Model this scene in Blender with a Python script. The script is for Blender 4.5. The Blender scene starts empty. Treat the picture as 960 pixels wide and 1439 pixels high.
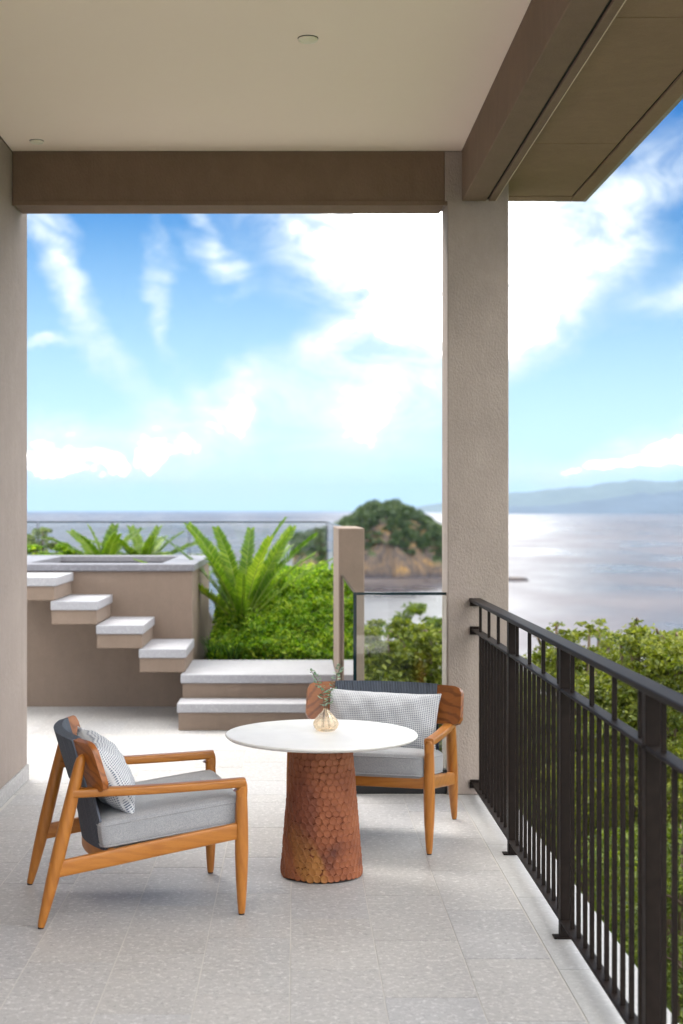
import bpy, math, random
import numpy as np
from mathutils import Vector, Matrix, Euler

R = math.radians
random.seed(7)
RNG = np.random.default_rng(7)
scene = bpy.context.scene
COL = scene.collection

# ------------------------------------------------------------------ camera
EYE = 1.55
cam_d = bpy.data.cameras.new("camera")
cam = bpy.data.objects.new("camera", cam_d)
COL.objects.link(cam)
cam.location = (0, 0, EYE)
cam.rotation_euler = (R(90), 0, 0)
cam_d.sensor_fit = 'VERTICAL'
cam_d.sensor_height = 36.0
cam_d.lens = 50.03
cam_d.shift_x = 65 / 1439
cam_d.shift_y = -2.5 / 1439
cam_d.clip_start = 0.05
cam_d.clip_end = 120000
cam_d.dof.use_dof = True
cam_d.dof.focus_distance = 6.0
cam_d.dof.aperture_fstop = 2.8
scene.camera = cam

# ------------------------------------------------------------------ exposure / engine
scene.view_settings.view_transform = 'Standard'
scene.view_settings.look = 'None'
scene.view_settings.gamma = 1.0
scene.view_settings.exposure = 2.66
scene.render.engine = 'CYCLES'
scene.cycles.use_denoising = True
scene.cycles.max_bounces = 10
scene.cycles.diffuse_bounces = 6
scene.cycles.transparent_max_bounces = 24
scene.cycles.volume_bounces = 0

# ------------------------------------------------------------------ sun
SUN_EL, SUN_AZ = 53.0, 332.0       # azimuth clockwise from +Y (view direction): ahead, to the left, over the sea
sd = bpy.data.lights.new("sun", 'SUN')
sd.energy = 0.5
sd.angle = R(28)
sd.color = (1.0, 0.94, 0.85)
sun = bpy.data.objects.new("sun", sd)
COL.objects.link(sun)
_dir = Vector((math.sin(R(SUN_AZ)) * math.cos(R(SUN_EL)), math.cos(R(SUN_AZ)) * math.cos(R(SUN_EL)), math.sin(R(SUN_EL))))
sun.rotation_euler = _dir.to_track_quat('Z', 'Y').to_euler()
sun.location = (0, 0, 30)

# ------------------------------------------------------------------ node helper
class NT:
    def __init__(self, tree):
        self.t = tree
        tree.nodes.clear()
    def n(self, kind, **kw):
        nd = self.t.nodes.new(kind)
        for k, v in kw.items():
            if hasattr(nd, k):
                setattr(nd, k, v)
        return nd
    def link(self, a, b):
        self.t.links.new(a, b)
    def put(self, sock, v):
        if isinstance(v, bpy.types.NodeSocket):
            self.t.links.new(v, sock)
        elif v is not None:
            if sock.type == 'RGBA' and len(v) == 3:
                v = (*v, 1)
            sock.default_value = v
    def math(self, op, a, b=None, c=None, clamp=False):
        nd = self.n('ShaderNodeMath', operation=op, use_clamp=clamp)
        self.put(nd.inputs[0], a)
        if b is not None: self.put(nd.inputs[1], b)
        if c is not None: self.put(nd.inputs[2], c)
        return nd.outputs[0]
    def mix(self, f, a, b, blend='MIX'):
        nd = self.n('ShaderNodeMix', data_type='RGBA', blend_type=blend, clamp_factor=True)
        self.put(nd.inputs[0], f); self.put(nd.inputs[6], a); self.put(nd.inputs[7], b)
        return nd.outputs[2]
    def noise(self, vec, scale, detail=4, rough=0.55, dist=0.0):
        nd = self.n('ShaderNodeTexNoise')
        if vec is not None: self.link(vec, nd.inputs['Vector'])
        nd.inputs['Scale'].default_value = scale
        nd.inputs['Detail'].default_value = detail
        nd.inputs['Roughness'].default_value = rough
        nd.inputs['Distortion'].default_value = dist
        return nd
    def voro(self, vec, scale, feature='F1', rnd=1.0):
        nd = self.n('ShaderNodeTexVoronoi', feature=feature)
        if vec is not None: self.link(vec, nd.inputs['Vector'])
        nd.inputs['Scale'].default_value = scale
        nd.inputs['Randomness'].default_value = rnd
        return nd
    def ramp(self, f, stops, interp='LINEAR'):
        nd = self.n('ShaderNodeValToRGB')
        nd.color_ramp.interpolation = interp
        el = nd.color_ramp.elements
        while len(el) < len(stops): el.new(0.5)
        for e, (p, c) in zip(el, stops):
            e.position = p
            e.color = (*c, 1) if len(c) == 3 else c
        self.put(nd.inputs[0], f)
        return nd.outputs[0]
    def rng(self, v, a, b, c=0.0, d=1.0, smooth=False):
        nd = self.n('ShaderNodeMapRange', clamp=True)
        if smooth: nd.interpolation_type = 'SMOOTHSTEP'
        self.put(nd.inputs[0], v)
        for i, x in enumerate((a, b, c, d)): nd.inputs[1 + i].default_value = x
        return nd.outputs[0]
    def mapping(self, vec, scale=(1, 1, 1), loc=(0, 0, 0), rot=(0, 0, 0)):
        nd = self.n('ShaderNodeMapping')
        self.link(vec, nd.inputs['Vector'])
        nd.inputs['Scale'].default_value = scale
        nd.inputs['Location'].default_value = loc
        nd.inputs['Rotation'].default_value = rot
        return nd.outputs[0]
    def bump(self, h, strength, dist, normal=None):
        nd = self.n('ShaderNodeBump')
        self.put(nd.inputs['Height'], h)
        nd.inputs['Strength'].default_value = strength
        nd.inputs['Distance'].default_value = dist
        if normal is not None: self.link(normal, nd.inputs['Normal'])
        return nd.outputs[0]
    def vadd(self, a, b):
        nd = self.n('ShaderNodeVectorMath', operation='ADD')
        self.put(nd.inputs[0], a); self.put(nd.inputs[1], b)
        return nd.outputs[0]

# ------------------------------------------------------------------ world: Nishita sky with clouds
world = bpy.data.worlds.new("World")
scene.world = world
world.use_nodes = True
W = NT(world.node_tree)
sky = W.n('ShaderNodeTexSky', sky_type='NISHITA')
sky.sun_disc = False
sky.sun_elevation = R(SUN_EL)
sky.sun_rotation = R(SUN_AZ)
sky.altitude = 40
sky.air_density = 1.0
sky.dust_density = 0.4
sky.ozone_density = 2.0
tc = W.n('ShaderNodeTexCoord')
sep = W.n('ShaderNodeSeparateXYZ'); W.link(tc.outputs['Generated'], sep.inputs[0])
az0 = W.math('ARCTAN2', sep.outputs[0], sep.outputs[1])
hyp = W.math('SQRT', W.math('ADD', W.math('POWER', sep.outputs[0], 2.0), W.math('POWER', sep.outputs[1], 2.0)))
el0 = W.math('ARCTAN2', sep.outputs[2], hyp)
nz = W.noise(W.mapping(tc.outputs['Generated'], (1, 1, 1.4)), 9.0, 5, 0.6)
nsep = W.n('ShaderNodeSeparateColor'); W.link(nz.outputs['Color'], nsep.inputs[0])
az = W.math('ADD', az0, W.math('MULTIPLY', W.math('SUBTRACT', nsep.outputs[0], 0.5), 0.085))
el = W.math('ADD', el0, W.math('MULTIPLY', W.math('SUBTRACT', nsep.outputs[1], 0.5), 0.085))
# cloud banks: (azimuth, elevation, half length, half width, tilt, density), all as directions in the sky
def _ae(px, py):
    x = (px - 415) / 2000; z = (717 - py) / 2000
    return math.atan(x), math.atan2(z, math.hypot(1, x))
BANKS = [(490, 335, 120, 62, -8, .95), (580, 400, 90, 100, 0, .95), (570, 500, 110, 42, 20, .75), (540, 595, 105, 46, 14, .85),
         (470, 500, 60, 22, 25, .8), (85, 385, 105, 24, -58, .62), (150, 480, 100, 22, -50, .26), (237, 420, 75, 14, -76, .62),
         (300, 375, 42, 14, -25, .8), (285, 325, 36, 14, -70, .45), (80, 508, 42, 9, 0, .6), (340, 560, 45, 26, 60, .8),
         (240, 608, 180, 34, 10, .85), (90, 640, 160, 42, 0, .8), (300, 670, 300, 26, 0, .3),
         (740, 400, 75, 60, 40, .9), (810, 400, 160, 36, 40, .7), (900, 260, 150, 46, 33, .6), (960, 400, 80, 22, 25, .5),
         (900, 640, 130, 24, 12, .8), (980, 620, 90, 28, 15, .6), (780, 690, 120, 25, 0, .4),
         (640, 300, 110, 90, 0, 1.0), (700, 250, 120, 60, 20, .9)]
dens = None
for (px, py, la, lb, tilt, am) in BANKS:
    a0, e0 = _ae(px, py)
    ca, sa = math.cos(R(tilt)), math.sin(R(tilt))
    dx = W.math('SUBTRACT', az, a0); dy = W.math('SUBTRACT', el, e0)
    u = W.math('ADD', W.math('MULTIPLY', dx, ca * 2000 / la), W.math('MULTIPLY', dy, sa * 2000 / la))
    v = W.math('ADD', W.math('MULTIPLY', dx, -sa * 2000 / lb), W.math('MULTIPLY', dy, ca * 2000 / lb))
    r2 = W.math('ADD', W.math('MULTIPLY', u, u), W.math('MULTIPLY', v, v))
    g = W.math('MULTIPLY', W.math('EXPONENT', W.math('MULTIPLY', r2, -0.9)), am)
    dens = g if dens is None else W.math('ADD', dens, g)
# streaky breakup, and scattered cloud everywhere else in the sky
st = W.noise(W.mapping(tc.outputs['Generated'], (1.0, 1.0, 2.2), rot=(0, R(25), 0)), 15.0, 8, 0.66, 0.9)
wide = W.noise(W.mapping(tc.outputs['Generated'], (1.0, 1.0, 1.8), loc=(3.1, 1.7, 0.4)), 2.6, 7, 0.6, 0.5)
front = W.rng(W.math('COSINE', az0), 0.80, 0.95, 1.0, 0.0)           # the banks above fill the view ahead
overhead = W.rng(el0, 0.42, 0.62, 0.0, 1.0)
elsew = W.math('MULTIPLY', W.math('MAXIMUM', front, overhead), W.rng(wide.outputs[0], 0.38, 0.56, 0.0, 1.0, True))
mask = W.math('SUBTRACT', W.math('MULTIPLY', dens, W.rng(st.outputs[0], 0.32, 0.62, 0.30, 1.35)), 0.06)
mask = W.math('MAXIMUM', W.rng(mask, 0.0, 1.05, 0.0, 1.0), elsew)
haze_h = W.rng(el0, 0.0, 0.22, 0.95, 0.0)                       # pale milky air low over the sea, all round
tint = W.mix(1.0, sky.outputs[0], (0.020, 0.160, 0.305), 'MULTIPLY')
low = W.mix(haze_h, tint, (3.2, 4.3, 4.5))
thin = W.mix(W.rng(mask, 0.0, 0.72, 0.0, 1.0), low, (3.55, 3.9, 4.05))
full = W.mix(W.rng(mask, 0.78, 1.05, 0.0, 1.0), thin, (31.0, 30.3, 29.3))
bg = W.n('ShaderNodeBackground'); W.put(bg.inputs[0], full); bg.inputs[1].default_value = 0.05
wo = W.n('ShaderNodeOutputWorld'); W.link(bg.outputs[0], wo.inputs[0])

# ------------------------------------------------------------------ building helpers
def P(px, py, d):
    """a point of the place from its direction and its distance along the view axis"""
    return Vector(((px - 415) / 2000 * d, d, EYE - (py - 717) / 2000 * d))

def finish(me, mat, smooth):
    if mat is not None: me.materials.append(mat)
    if smooth:
        me.polygons.foreach_set('use_smooth', np.ones(len(me.polygons), dtype=bool))
    me.update()

def mesh_from(name, V, F, mat=None, smooth=False):
    V = np.asarray(V, dtype=np.float32).reshape(-1, 3)
    me = bpy.data.meshes.new(name)
    if isinstance(F, np.ndarray):
        k = F.shape[1]
        me.vertices.add(len(V)); me.vertices.foreach_set('co', V.ravel())
        me.loops.add(F.size); me.loops.foreach_set('vertex_index', F.ravel().astype(np.int32))
        me.polygons.add(len(F))
        me.polygons.foreach_set('loop_start', np.arange(0, F.size, k, dtype=np.int32))
        me.update(calc_edges=True); me.validate()
    else:
        me.from_pydata([tuple(map(float, v)) for v in V], [], F)
    finish(me, mat, smooth)
    return me

class Geo:
    """collects several shapes into one mesh"""
    def __init__(s): s.V = []; s.F = []; s.n = 0
    def add(s, V, F):
        V = [tuple(v) for v in V]
        s.V += V; s.F += [tuple(i + s.n for i in f) for f in F]; s.n += len(V)
        return s
    def box(s, x, y, z, b=0.0):
        x0, x1 = sorted(x); y0, y1 = sorted(y); z0, z1 = sorted(z)
        if b <= 0:
            V = [(x0, y0, z0), (x1, y0, z0), (x1, y1, z0), (x0, y1, z0), (x0, y0, z1), (x1, y0, z1), (x1, y1, z1), (x0, y1, z1)]
            return s.add(V, [(0, 3, 2, 1), (4, 5, 6, 7), (0, 1, 5, 4), (1, 2, 6, 5), (2, 3, 7, 6), (3, 0, 4, 7)])
        # chamfered box: 24 vertices, 26 faces
        V = []; idx = {}
        for i, (xa, sx) in enumerate(((x0, 1), (x1, -1))):
            for j, (ya, sy) in enumerate(((y0, 1), (y1, -1))):
                for k, (za, sz) in enumerate(((z0, 1), (z1, -1))):
                    idx[i, j, k, 0] = len(V); V.append((xa, ya + sy * b, za + sz * b))
                    idx[i, j, k, 1] = len(V); V.append((xa + sx * b, ya, za + sz * b))
                    idx[i, j, k, 2] = len(V); V.append((xa + sx * b, ya + sy * b, za))
        F = []
        q = lambda *a: F.append(tuple(idx[t] for t in a))
        q((0, 0, 0, 0), (0, 0, 1, 0), (0, 1, 1, 0), (0, 1, 0, 0)); q((1, 0, 0, 0), (1, 1, 0, 0), (1, 1, 1, 0), (1, 0, 1, 0))
        q((0, 0, 0, 1), (1, 0, 0, 1), (1, 0, 1, 1), (0, 0, 1, 1)); q((0, 1, 0, 1), (0, 1, 1, 1), (1, 1, 1, 1), (1, 1, 0, 1))
        q((0, 0, 0, 2), (0, 1, 0, 2), (1, 1, 0, 2), (1, 0, 0, 2)); q((0, 0, 1, 2), (1, 0, 1, 2), (1, 1, 1, 2), (0, 1, 1, 2))
        for i in (0, 1):
            for j in (0, 1): q((i, j, 0, 0), (i, j, 1, 0), (i, j, 1, 1), (i, j, 0, 1))
        for i in (0, 1):
            for k in (0, 1): q((i, 0, k, 0), (i, 1, k, 0), (i, 1, k, 2), (i, 0, k, 2))
        for j in (0, 1):
            for k in (0, 1): q((0, j, k, 1), (1, j, k, 1), (1, j, k, 2), (0, j, k, 2))
        for i in (0, 1):
            for j in (0, 1):
                for k in (0, 1): q((i, j, k, 0), (i, j, k, 1), (i, j, k, 2))
        return s.add(V, F)
    def sweep(s, path, aw, ah, side=(1, 0, 0), n=12, ex=2.0, cap=True):
        """superellipse section swept along a path; aw across SIDE, ah across the other axis"""
        path = [Vector(p) for p in path]; N = len(path); V = []
        for i, p in enumerate(path):
            t = (path[min(i + 1, N - 1)] - path[max(i - 1, 0)]).normalized()
            sv = Vector(side); sv = (sv - t * sv.dot(t)).normalized(); up = t.cross(sv)
            a = aw[i] if hasattr(aw, '__len__') else aw; h = ah[i] if hasattr(ah, '__len__') else ah
            for k in range(n):
                th = 2 * math.pi * (k + .5) / n; c, si = math.cos(th), math.sin(th)
                V.append(p + sv * (a * math.copysign(abs(c) ** (2 / ex), c)) + up * (h * math.copysign(abs(si) ** (2 / ex), si)))
        F = [(i * n + k, i * n + (k + 1) % n, (i + 1) * n + (k + 1) % n, (i + 1) * n + k) for i in range(N - 1) for k in range(n)]
        if cap:
            F.append(tuple(range(n))[::-1]); F.append(tuple((N - 1) * n + k for k in range(n)))
        return s.add(V, F)
    def lathe(s, prof, n=32, c=(0, 0, 0), close=True):
        V = []; F = []
        for (r, z) in prof:
            for k in range(n):
                th = 2 * math.pi * k / n
                V.append((c[0] + r * math.cos(th), c[1] + r * math.sin(th), c[2] + z))
        m = len(prof)
        for i in range(m - 1):
            for k in range(n): F.append((i * n + k, i * n + (k + 1) % n, (i + 1) * n + (k + 1) % n, (i + 1) * n + k))
        if close:
            F.append(tuple(range(n))[::-1]); F.append(tuple((m - 1) * n + k for k in range(n)))
        return s.add(V, F)
    def sheet(s, fn, nu, nv, thick):
        """fn(u, v) -> (point, normal), u and v from 0 to 1; a thick sheet"""
        top = []; bot = []
        for i in range(nu + 1):
            for j in range(nv + 1):
                p, nrm = fn(i / nu, j / nv)
                top.append(Vector(p) + Vector(nrm) * thick / 2); bot.append(Vector(p) - Vector(nrm) * thick / 2)
        m = len(top); I = lambda i, j: i * (nv + 1) + j
        F = []
        for i in range(nu):
            for j in range(nv):
                F.append((I(i, j), I(i + 1, j), I(i + 1, j + 1), I(i, j + 1)))
                F.append((m + I(i, j), m + I(i, j + 1), m + I(i + 1, j + 1), m + I(i + 1, j)))
        for i in range(nu):
            F.append((I(i, 0), m + I(i, 0), m + I(i + 1, 0), I(i + 1, 0)))
            F.append((I(i, nv), I(i + 1, nv), m + I(i + 1, nv), m + I(i, nv)))
        for j in range(nv):
            F.append((I(0, j), I(0, j + 1), m + I(0, j + 1), m + I(0, j)))
            F.append((I(nu, j), m + I(nu, j), m + I(nu, j + 1), I(nu, j + 1)))
        return s.add(top + bot, F)
    def mesh(s, name, mat, smooth=False): return mesh_from(name, s.V, s.F, mat, smooth)

def wloc(o):
    v = Vector((0, 0, 0))
    while o is not None:
        v += o.location; o = o.parent
    return v

def link(name, me, parent=None, local=False):
    """link a mesh as ONE object; the mesh is in world coordinates unless LOCAL, and its origin moves to its own base"""
    o = bpy.data.objects.new(name, me); COL.objects.link(o)
    if parent is not None: o.parent = parent
    n = len(me.vertices)
    co = np.empty(n * 3, dtype=np.float32); me.vertices.foreach_get('co', co); co = co.reshape(-1, 3)
    lo, hi = co.min(0), co.max(0)
    base = Vector((float(lo[0] + hi[0]) / 2, float(lo[1] + hi[1]) / 2, float(lo[2])))
    co -= np.array(base, dtype=np.float32); me.vertices.foreach_set('co', co.ravel()); me.update()
    o.location = base if (parent is None or local) else base - wloc(parent)
    return o

def autosmooth(me, ang=40):
    import bmesh
    bm = bmesh.new(); bm.from_mesh(me)
    for f in bm.faces: f.smooth = True
    for e in bm.edges:
        if len(e.link_faces) != 2 or e.calc_face_angle(0) > R(ang): e.smooth = False
    bm.to_mesh(me); bm.free()
    return me

def part(name, geo, mat, parent, smooth=False, local=False, label=None, kind=None, auto=0):
    me = geo.mesh(name, mat, smooth)
    if auto: autosmooth(me, auto)
    o = link(name, me, parent, local)
    if label: o['label'] = label
    if kind: o['kind'] = kind
    return o

def tag(o, label=None, cat=None, group=None, kind=None):
    if label: o['label'] = label
    if cat: o['category'] = cat
    if group: o['group'] = group
    if kind: o['kind'] = kind
    return o

def thing(name, loc, label, cat, group=None, rz=0.0):
    o = bpy.data.objects.new(name, None); COL.objects.link(o)
    o.location = loc; o.rotation_euler = (0, 0, rz); o.empty_display_size = 0.1
    return tag(o, label, cat, group)

def children_of(o): return [c for c in list(COL.objects) if c.parent == o]
def copy_tree(o, parent=None):
    c = o.copy(); COL.objects.link(c)
    if parent is not None: c.parent = parent
    for ch in children_of(o): copy_tree(ch, c)
    return c

# ------------------------------------------------------------------ materials
def material(name):
    m = bpy.data.materials.new(name); m.use_nodes = True
    t = NT(m.node_tree)
    b = t.n('ShaderNodeBsdfPrincipled'); o = t.n('ShaderNodeOutputMaterial')
    t.link(b.outputs[0], o.inputs[0])
    return m, t, b, o

def objvec(t):
    """object coordinates, shifted per object so that shared meshes do not repeat"""
    c = t.n('ShaderNodeTexCoord'); oi = t.n('ShaderNodeObjectInfo')
    cmb = t.n('ShaderNodeCombineXYZ')
    t.put(cmb.inputs[0], t.math('MULTIPLY', oi.outputs['Random'], 37.0)); t.put(cmb.inputs[1], t.math('MULTIPLY', oi.outputs['Random'], 91.0))
    return t.vadd(c.outputs['Object'], cmb.outputs[0]), oi.outputs['Random']

def worldvec(t):
    return t.n('ShaderNodeNewGeometry').outputs['Position']

def stucco(name, c1, c2, strength=0.5, scale=1.0, wear=1.0):
    m, t, b, o = material(name)
    v = worldvec(t)
    big = t.noise(v, 1.6, 5, 0.6); mid = t.noise(t.mapping(v, (1, 1, .45)), 14, 5, 0.65)
    fine = t.noise(t.mapping(v, (1, 1, .6)), 95 * scale, 4, 0.7); vor = t.voro(t.mapping(v, (1, 1, .55)), 60 * scale)
    f = t.math('ADD', t.math('MULTIPLY', big.outputs[0], .6), t.math('MULTIPLY', mid.outputs[0], .4))
    col = t.mix(t.rng(f, .35, .65), c1, c2)
    col = t.mix(t.rng(fine.outputs[0], .3, .75, 0, .35 * (wear > 0)), col, tuple(x * .62 for x in c1))
    stn = t.noise(t.mapping(v, (7, 7, .5)), 1.0, 5, .65); blot = t.noise(v, 3.7, 6, .7, .5)
    col = t.mix(t.rng(stn.outputs[0], .52, .75, 0, .22 * wear), col, tuple(x * .6 for x in c1))
    col = t.mix(t.rng(blot.outputs[0], .5, .72, 0, .20 * wear), col, tuple(min(1, x * 1.25) for x in c1))
    t.put(b.inputs['Base Color'], col); b.inputs['Roughness'].default_value = .9
    h = t.math('ADD', fine.outputs[0], t.math('MULTIPLY', vor.outputs['Distance'], .8))
    t.link(t.bump(h, strength, .006), b.inputs['Normal'])
    return m

M = {}
M['stucco'] = stucco('textured_render', (.40, .335, .292), (.33, .275, .24), .45, 1.9)
M['stucco_wall'] = stucco('side_wall_render', (.355, .295, .26), (.305, .25, .22), .45)
M['soffit'] = stucco('shaded_beam_render', (.225, .150, .104), (.18, .12, .082), .3, 1.6)  # beams: pillar render made darker, their shade put into the colour
M['eave'] = stucco('eave_render', (.31, .205, .135), (.26, .17, .11), .3, 1.6)
M['terrace_wall'] = stucco('terrace_wall_render', (.245, .182, .140), (.21, .155, .118), .12, 1.5)
M['ceiling'] = stucco('ceiling_paint', (.93, .80, .67), (.92, .785, .655), .03, 2, .0)

def stone(name, base, light, dark, rough, spec=.5, sc=1.0, flecks=True, world=False):
    m, t, b, o = material(name)
    if world: v = worldvec(t); rnd = None
    else: v, rnd = objvec(t)
    big = t.noise(v, 2.2 * sc, 4, .6)
    n1 = t.noise(v, 40 * sc, 6, .74, .1); n2 = t.noise(t.mapping(v, (1, 1, 1), (5, 3, 1)), 48 * sc, 5, .7, .4)
    col = t.mix(t.rng(big.outputs[0], .35, .65), base, tuple(x * .9 for x in base))
    if flecks:
        col = t.mix(t.rng(n1.outputs[0], .52, .64, 0, .8), col, light)
        col = t.mix(t.rng(n2.outputs[0], .53, .68, 0, .6), col, dark)
        vo = t.voro(v, 34 * sc)
        col = t.mix(t.rng(vo.outputs['Distance'], .08, .22, .45, 0), col, light)
    if rnd is not None:
        col = t.mix(1.0, col, t.ramp(rnd, [(0, (.95, .95, .965)), (.5, (1, .99, .98)), (1, (.99, .97, .95))]), 'MULTIPLY')
    t.put(b.inputs['Base Color'], col)
    t.put(b.inputs['Roughness'], t.rng(n1.outputs[0], .3, .7, rough - .06, rough + .08))
    b.inputs['Specular IOR Level'].default_value = spec
    t.link(t.bump(n2.outputs[0], .12, .002), b.inputs['Normal'])
    return m
M['tile'] = stone('limestone_tile', (.445, .435, .43), (.66, .65, .64), (.25, .245, .245), .50, .26)
M['grout'] = stone('grout', (.58, .56, .53), (.60, .58, .55), (.48, .46, .43), .8, .2, flecks=False, world=True)
M['floor_edge_strip'] = stone('floor_edge_strip', (.50, .50, .50), (.62, .62, .62), (.38, .38, .38), .5)
M['coping'] = stone('pale_coping_stone', (.38, .38, .405), (.47, .47, .49), (.27, .27, .30), .5, .4, 1.4)
M['coping_grey'] = stone('grey_coping_stone', (.20, .20, .225), (.27, .27, .30), (.13, .13, .15), .5, .4, 1.2)

def wood(name, c1, c2, c3, axis='Y', rough=.38, fig=.28):
    m, t, b, o = material(name)
    v, rnd = objvec(t)
    s = {'Y': (9, 1.2, 9), 'Z': (9, 9, 1.2), 'X': (1.2, 9, 9)}[axis]
    g = t.noise(t.mapping(v, s), 2.2, 5, .6, 1.6)
    w = t.n('ShaderNodeTexWave', wave_type='BANDS', bands_direction='DIAGONAL'); t.link(t.mapping(v, tuple(x * .55 for x in s)), w.inputs['Vector'])
    w.inputs['Scale'].default_value = 3.4; w.inputs['Distortion'].default_value = 7; w.inputs['Detail'].default_value = 3; w.inputs['Detail Scale'].default_value = .8
    fine = t.noise(t.mapping(v, tuple(x * 9 for x in s)), 4, 3, .6)
    col = t.mix(t.rng(g.outputs[0], .3, .7), c1, c2)
    col = t.mix(t.rng(w.outputs['Fac'], .55, .95, 0, fig), col, c3)
    col = t.mix(t.rng(fine.outputs[0], .5, .8, 0, .35), col, c3)
    col = t.mix(1.0, col, t.ramp(rnd, [(0, (.92, .9, .88)), (1, (1.06, 1.03, 1.0))]), 'MULTIPLY')
    t.put(b.inputs['Base Color'], col); b.inputs['Roughness'].default_value = rough
    t.link(t.bump(fine.outputs[0], .15, .0008), b.inputs['Normal'])
    return m
TEAK = ((.46, .185, .030), (.38, .138, .019), (.24, .072, .009))
M['teak_y'] = wood('oiled_teak_long', *TEAK, 'Y')
M['teak_z'] = wood('oiled_teak_upright', *TEAK, 'Z')
M['teak_x'] = wood('oiled_teak_cross', *TEAK, 'X')
M['teak_wing'] = wood('oiled_teak_figured', (.36, .125, .027), (.29, .09, .018), (.12, .033, .007), 'X', .34, .6)

def simple(name, col, rough=.5, metal=0.0, spec=.5, nscale=0, var=.15, bump=0, bs=200):
    m, t, b, o = material(name)
    if nscale:
        v, rnd = objvec(t); n = t.noise(v, nscale, 4, .6)
        t.put(b.inputs['Base Color'], t.mix(t.rng(n.outputs[0], .3, .7), tuple(x * (1 - var) for x in col), tuple(min(1, x * (1 + var)) for x in col)))
    else: t.put(b.inputs['Base Color'], col)
    b.inputs['Roughness'].default_value = rough; b.inputs['Metallic'].default_value = metal; b.inputs['Specular IOR Level'].default_value = spec
    if bump:
        n2 = t.noise(t.n('ShaderNodeTexCoord').outputs['Object'], bs, 3, .6)
        t.link(t.bump(n2.outputs[0], bump, .001), b.inputs['Normal'])
    return m
M['iron'] = simple('charcoal_painted_iron', (.013, .0088, .0072), .55, 0, .13, 30, .25, .25, 260)
M['foot'] = simple('dark_glide', (.02, .012, .01), .6)
M['marble'] = simple('white_stone_top', (.84, .82, .79), .38, 0, .5, 9, .04)
M['plate'] = simple('brown_steel_plate', (.20, .09, .045), .5)
M['lamp_trim'] = simple('off_white_trim', (.85, .80, .66), .4)
M['lens'] = simple('frosted_lens', (.85, .80, .62), .3)
M['black_gap'] = simple('dark_recess', (.012, .010, .009), .9)
M['bead'] = simple('pale_edge_bead', (.70, .58, .45), .6)  # thin pale line along the beam's outer lower edge
M['fascia'] = stone('bounce_lit_fascia', (.34, .32, .28), (.44, .42, .38), (.22, .20, .17), .7, .3, .7)  # outer eave edge kept paler: bounced sun put into the colour
M['soil'] = simple('dark_garden_soil', (.06, .045, .03), .95, 0, .2, 12, .4, .6, 40)
M['channel'] = simple('black_balustrade_channel', (.014, .014, .015), .45)
M['black_rubber'] = M['channel']

def fabric_heather():
    m, t, b, o = material('grey_heather_fabric')
    v, rnd = objvec(t)
    n1 = t.noise(t.mapping(v, (1, 1, 1)), 320, 3, .8); n2 = t.noise(v, 26, 4, .6); n3 = t.noise(v, 5, 3, .5)
    col = t.mix(t.rng(n1.outputs[0], .35, .65), (.235, .24, .255), (.41, .415, .43))
    col = t.mix(t.rng(n2.outputs[0], .35, .7, 0, .28), col, (.26, .265, .28))
    t.put(b.inputs['Base Color'], col); b.inputs['Roughness'].default_value = .95; b.inputs['Specular IOR Level'].default_value = .15
    b.inputs['Sheen Weight'].default_value = .2
    nb = t.bump(n1.outputs[0], .25, .0012)
    t.link(t.bump(n3.outputs[0], .6, .012, nb), b.inputs['Normal'])
    return m
M['fabric'] = fabric_heather()

def fabric_weave():
    m, t, b, o = material('speckled_basket_weave')
    c = t.n('ShaderNodeTexCoord'); sp = t.n('ShaderNodeSeparateXYZ'); t.link(c.outputs['Object'], sp.inputs[0])
    k = 2 * math.pi / .0185
    def s(e): return t.math('SINE', t.math('MULTIPLY', e, k))
    a = t.math('ADD', sp.outputs[0], sp.outputs[2]); d = t.math('SUBTRACT', sp.outputs[0], sp.outputs[2])
    w = t.math('MULTIPLY', s(a), s(d))
    col = t.mix(t.rng(w, .10, .55), (.60, .61, .63), (.13, .155, .21))
    n3 = t.noise(c.outputs['Object'], 6, 3, .5)
    t.put(b.inputs['Base Color'], col); b.inputs['Roughness'].default_value = .95; b.inputs['Specular IOR Level'].default_value = .15
    nb = t.bump(w, .5, .0015)
    t.link(t.bump(n3.outputs[0], .5, .02, nb), b.inputs['Normal'])
    return m
M['weave'] = fabric_weave()

def cords(name, c1, c2, pitch):
    m, t, b, o = material(name)
    c = t.n('ShaderNodeTexCoord'); sp = t.n('ShaderNodeSeparateXYZ'); t.link(c.outputs['Object'], sp.inputs[0])
    w = t.math('SINE', t.math('MULTIPLY', sp.outputs[0], 2 * math.pi / pitch))
    n = t.noise(t.mapping(c.outputs['Object'], (60, 3, 3)), 3, 3, .6)
    col = t.mix(t.rng(w, -.9, .2), c1, c2)
    col = t.mix(t.rng(n.outputs[0], .4, .7, 0, .4), col, tuple(x * 1.6 for x in c2))
    t.put(b.inputs['Base Color'], col); b.inputs['Roughness'].default_value = .8
    t.link(t.bump(w, .8, .0025), b.inputs['Normal'])
    return m
M['cord'] = cords('charcoal_cord', (.02, .025, .035), (.105, .125, .16), .0080)
M['cord_dark'] = cords('charcoal_cord_web', (.012, .013, .018), (.09, .10, .13), .012)

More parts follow.
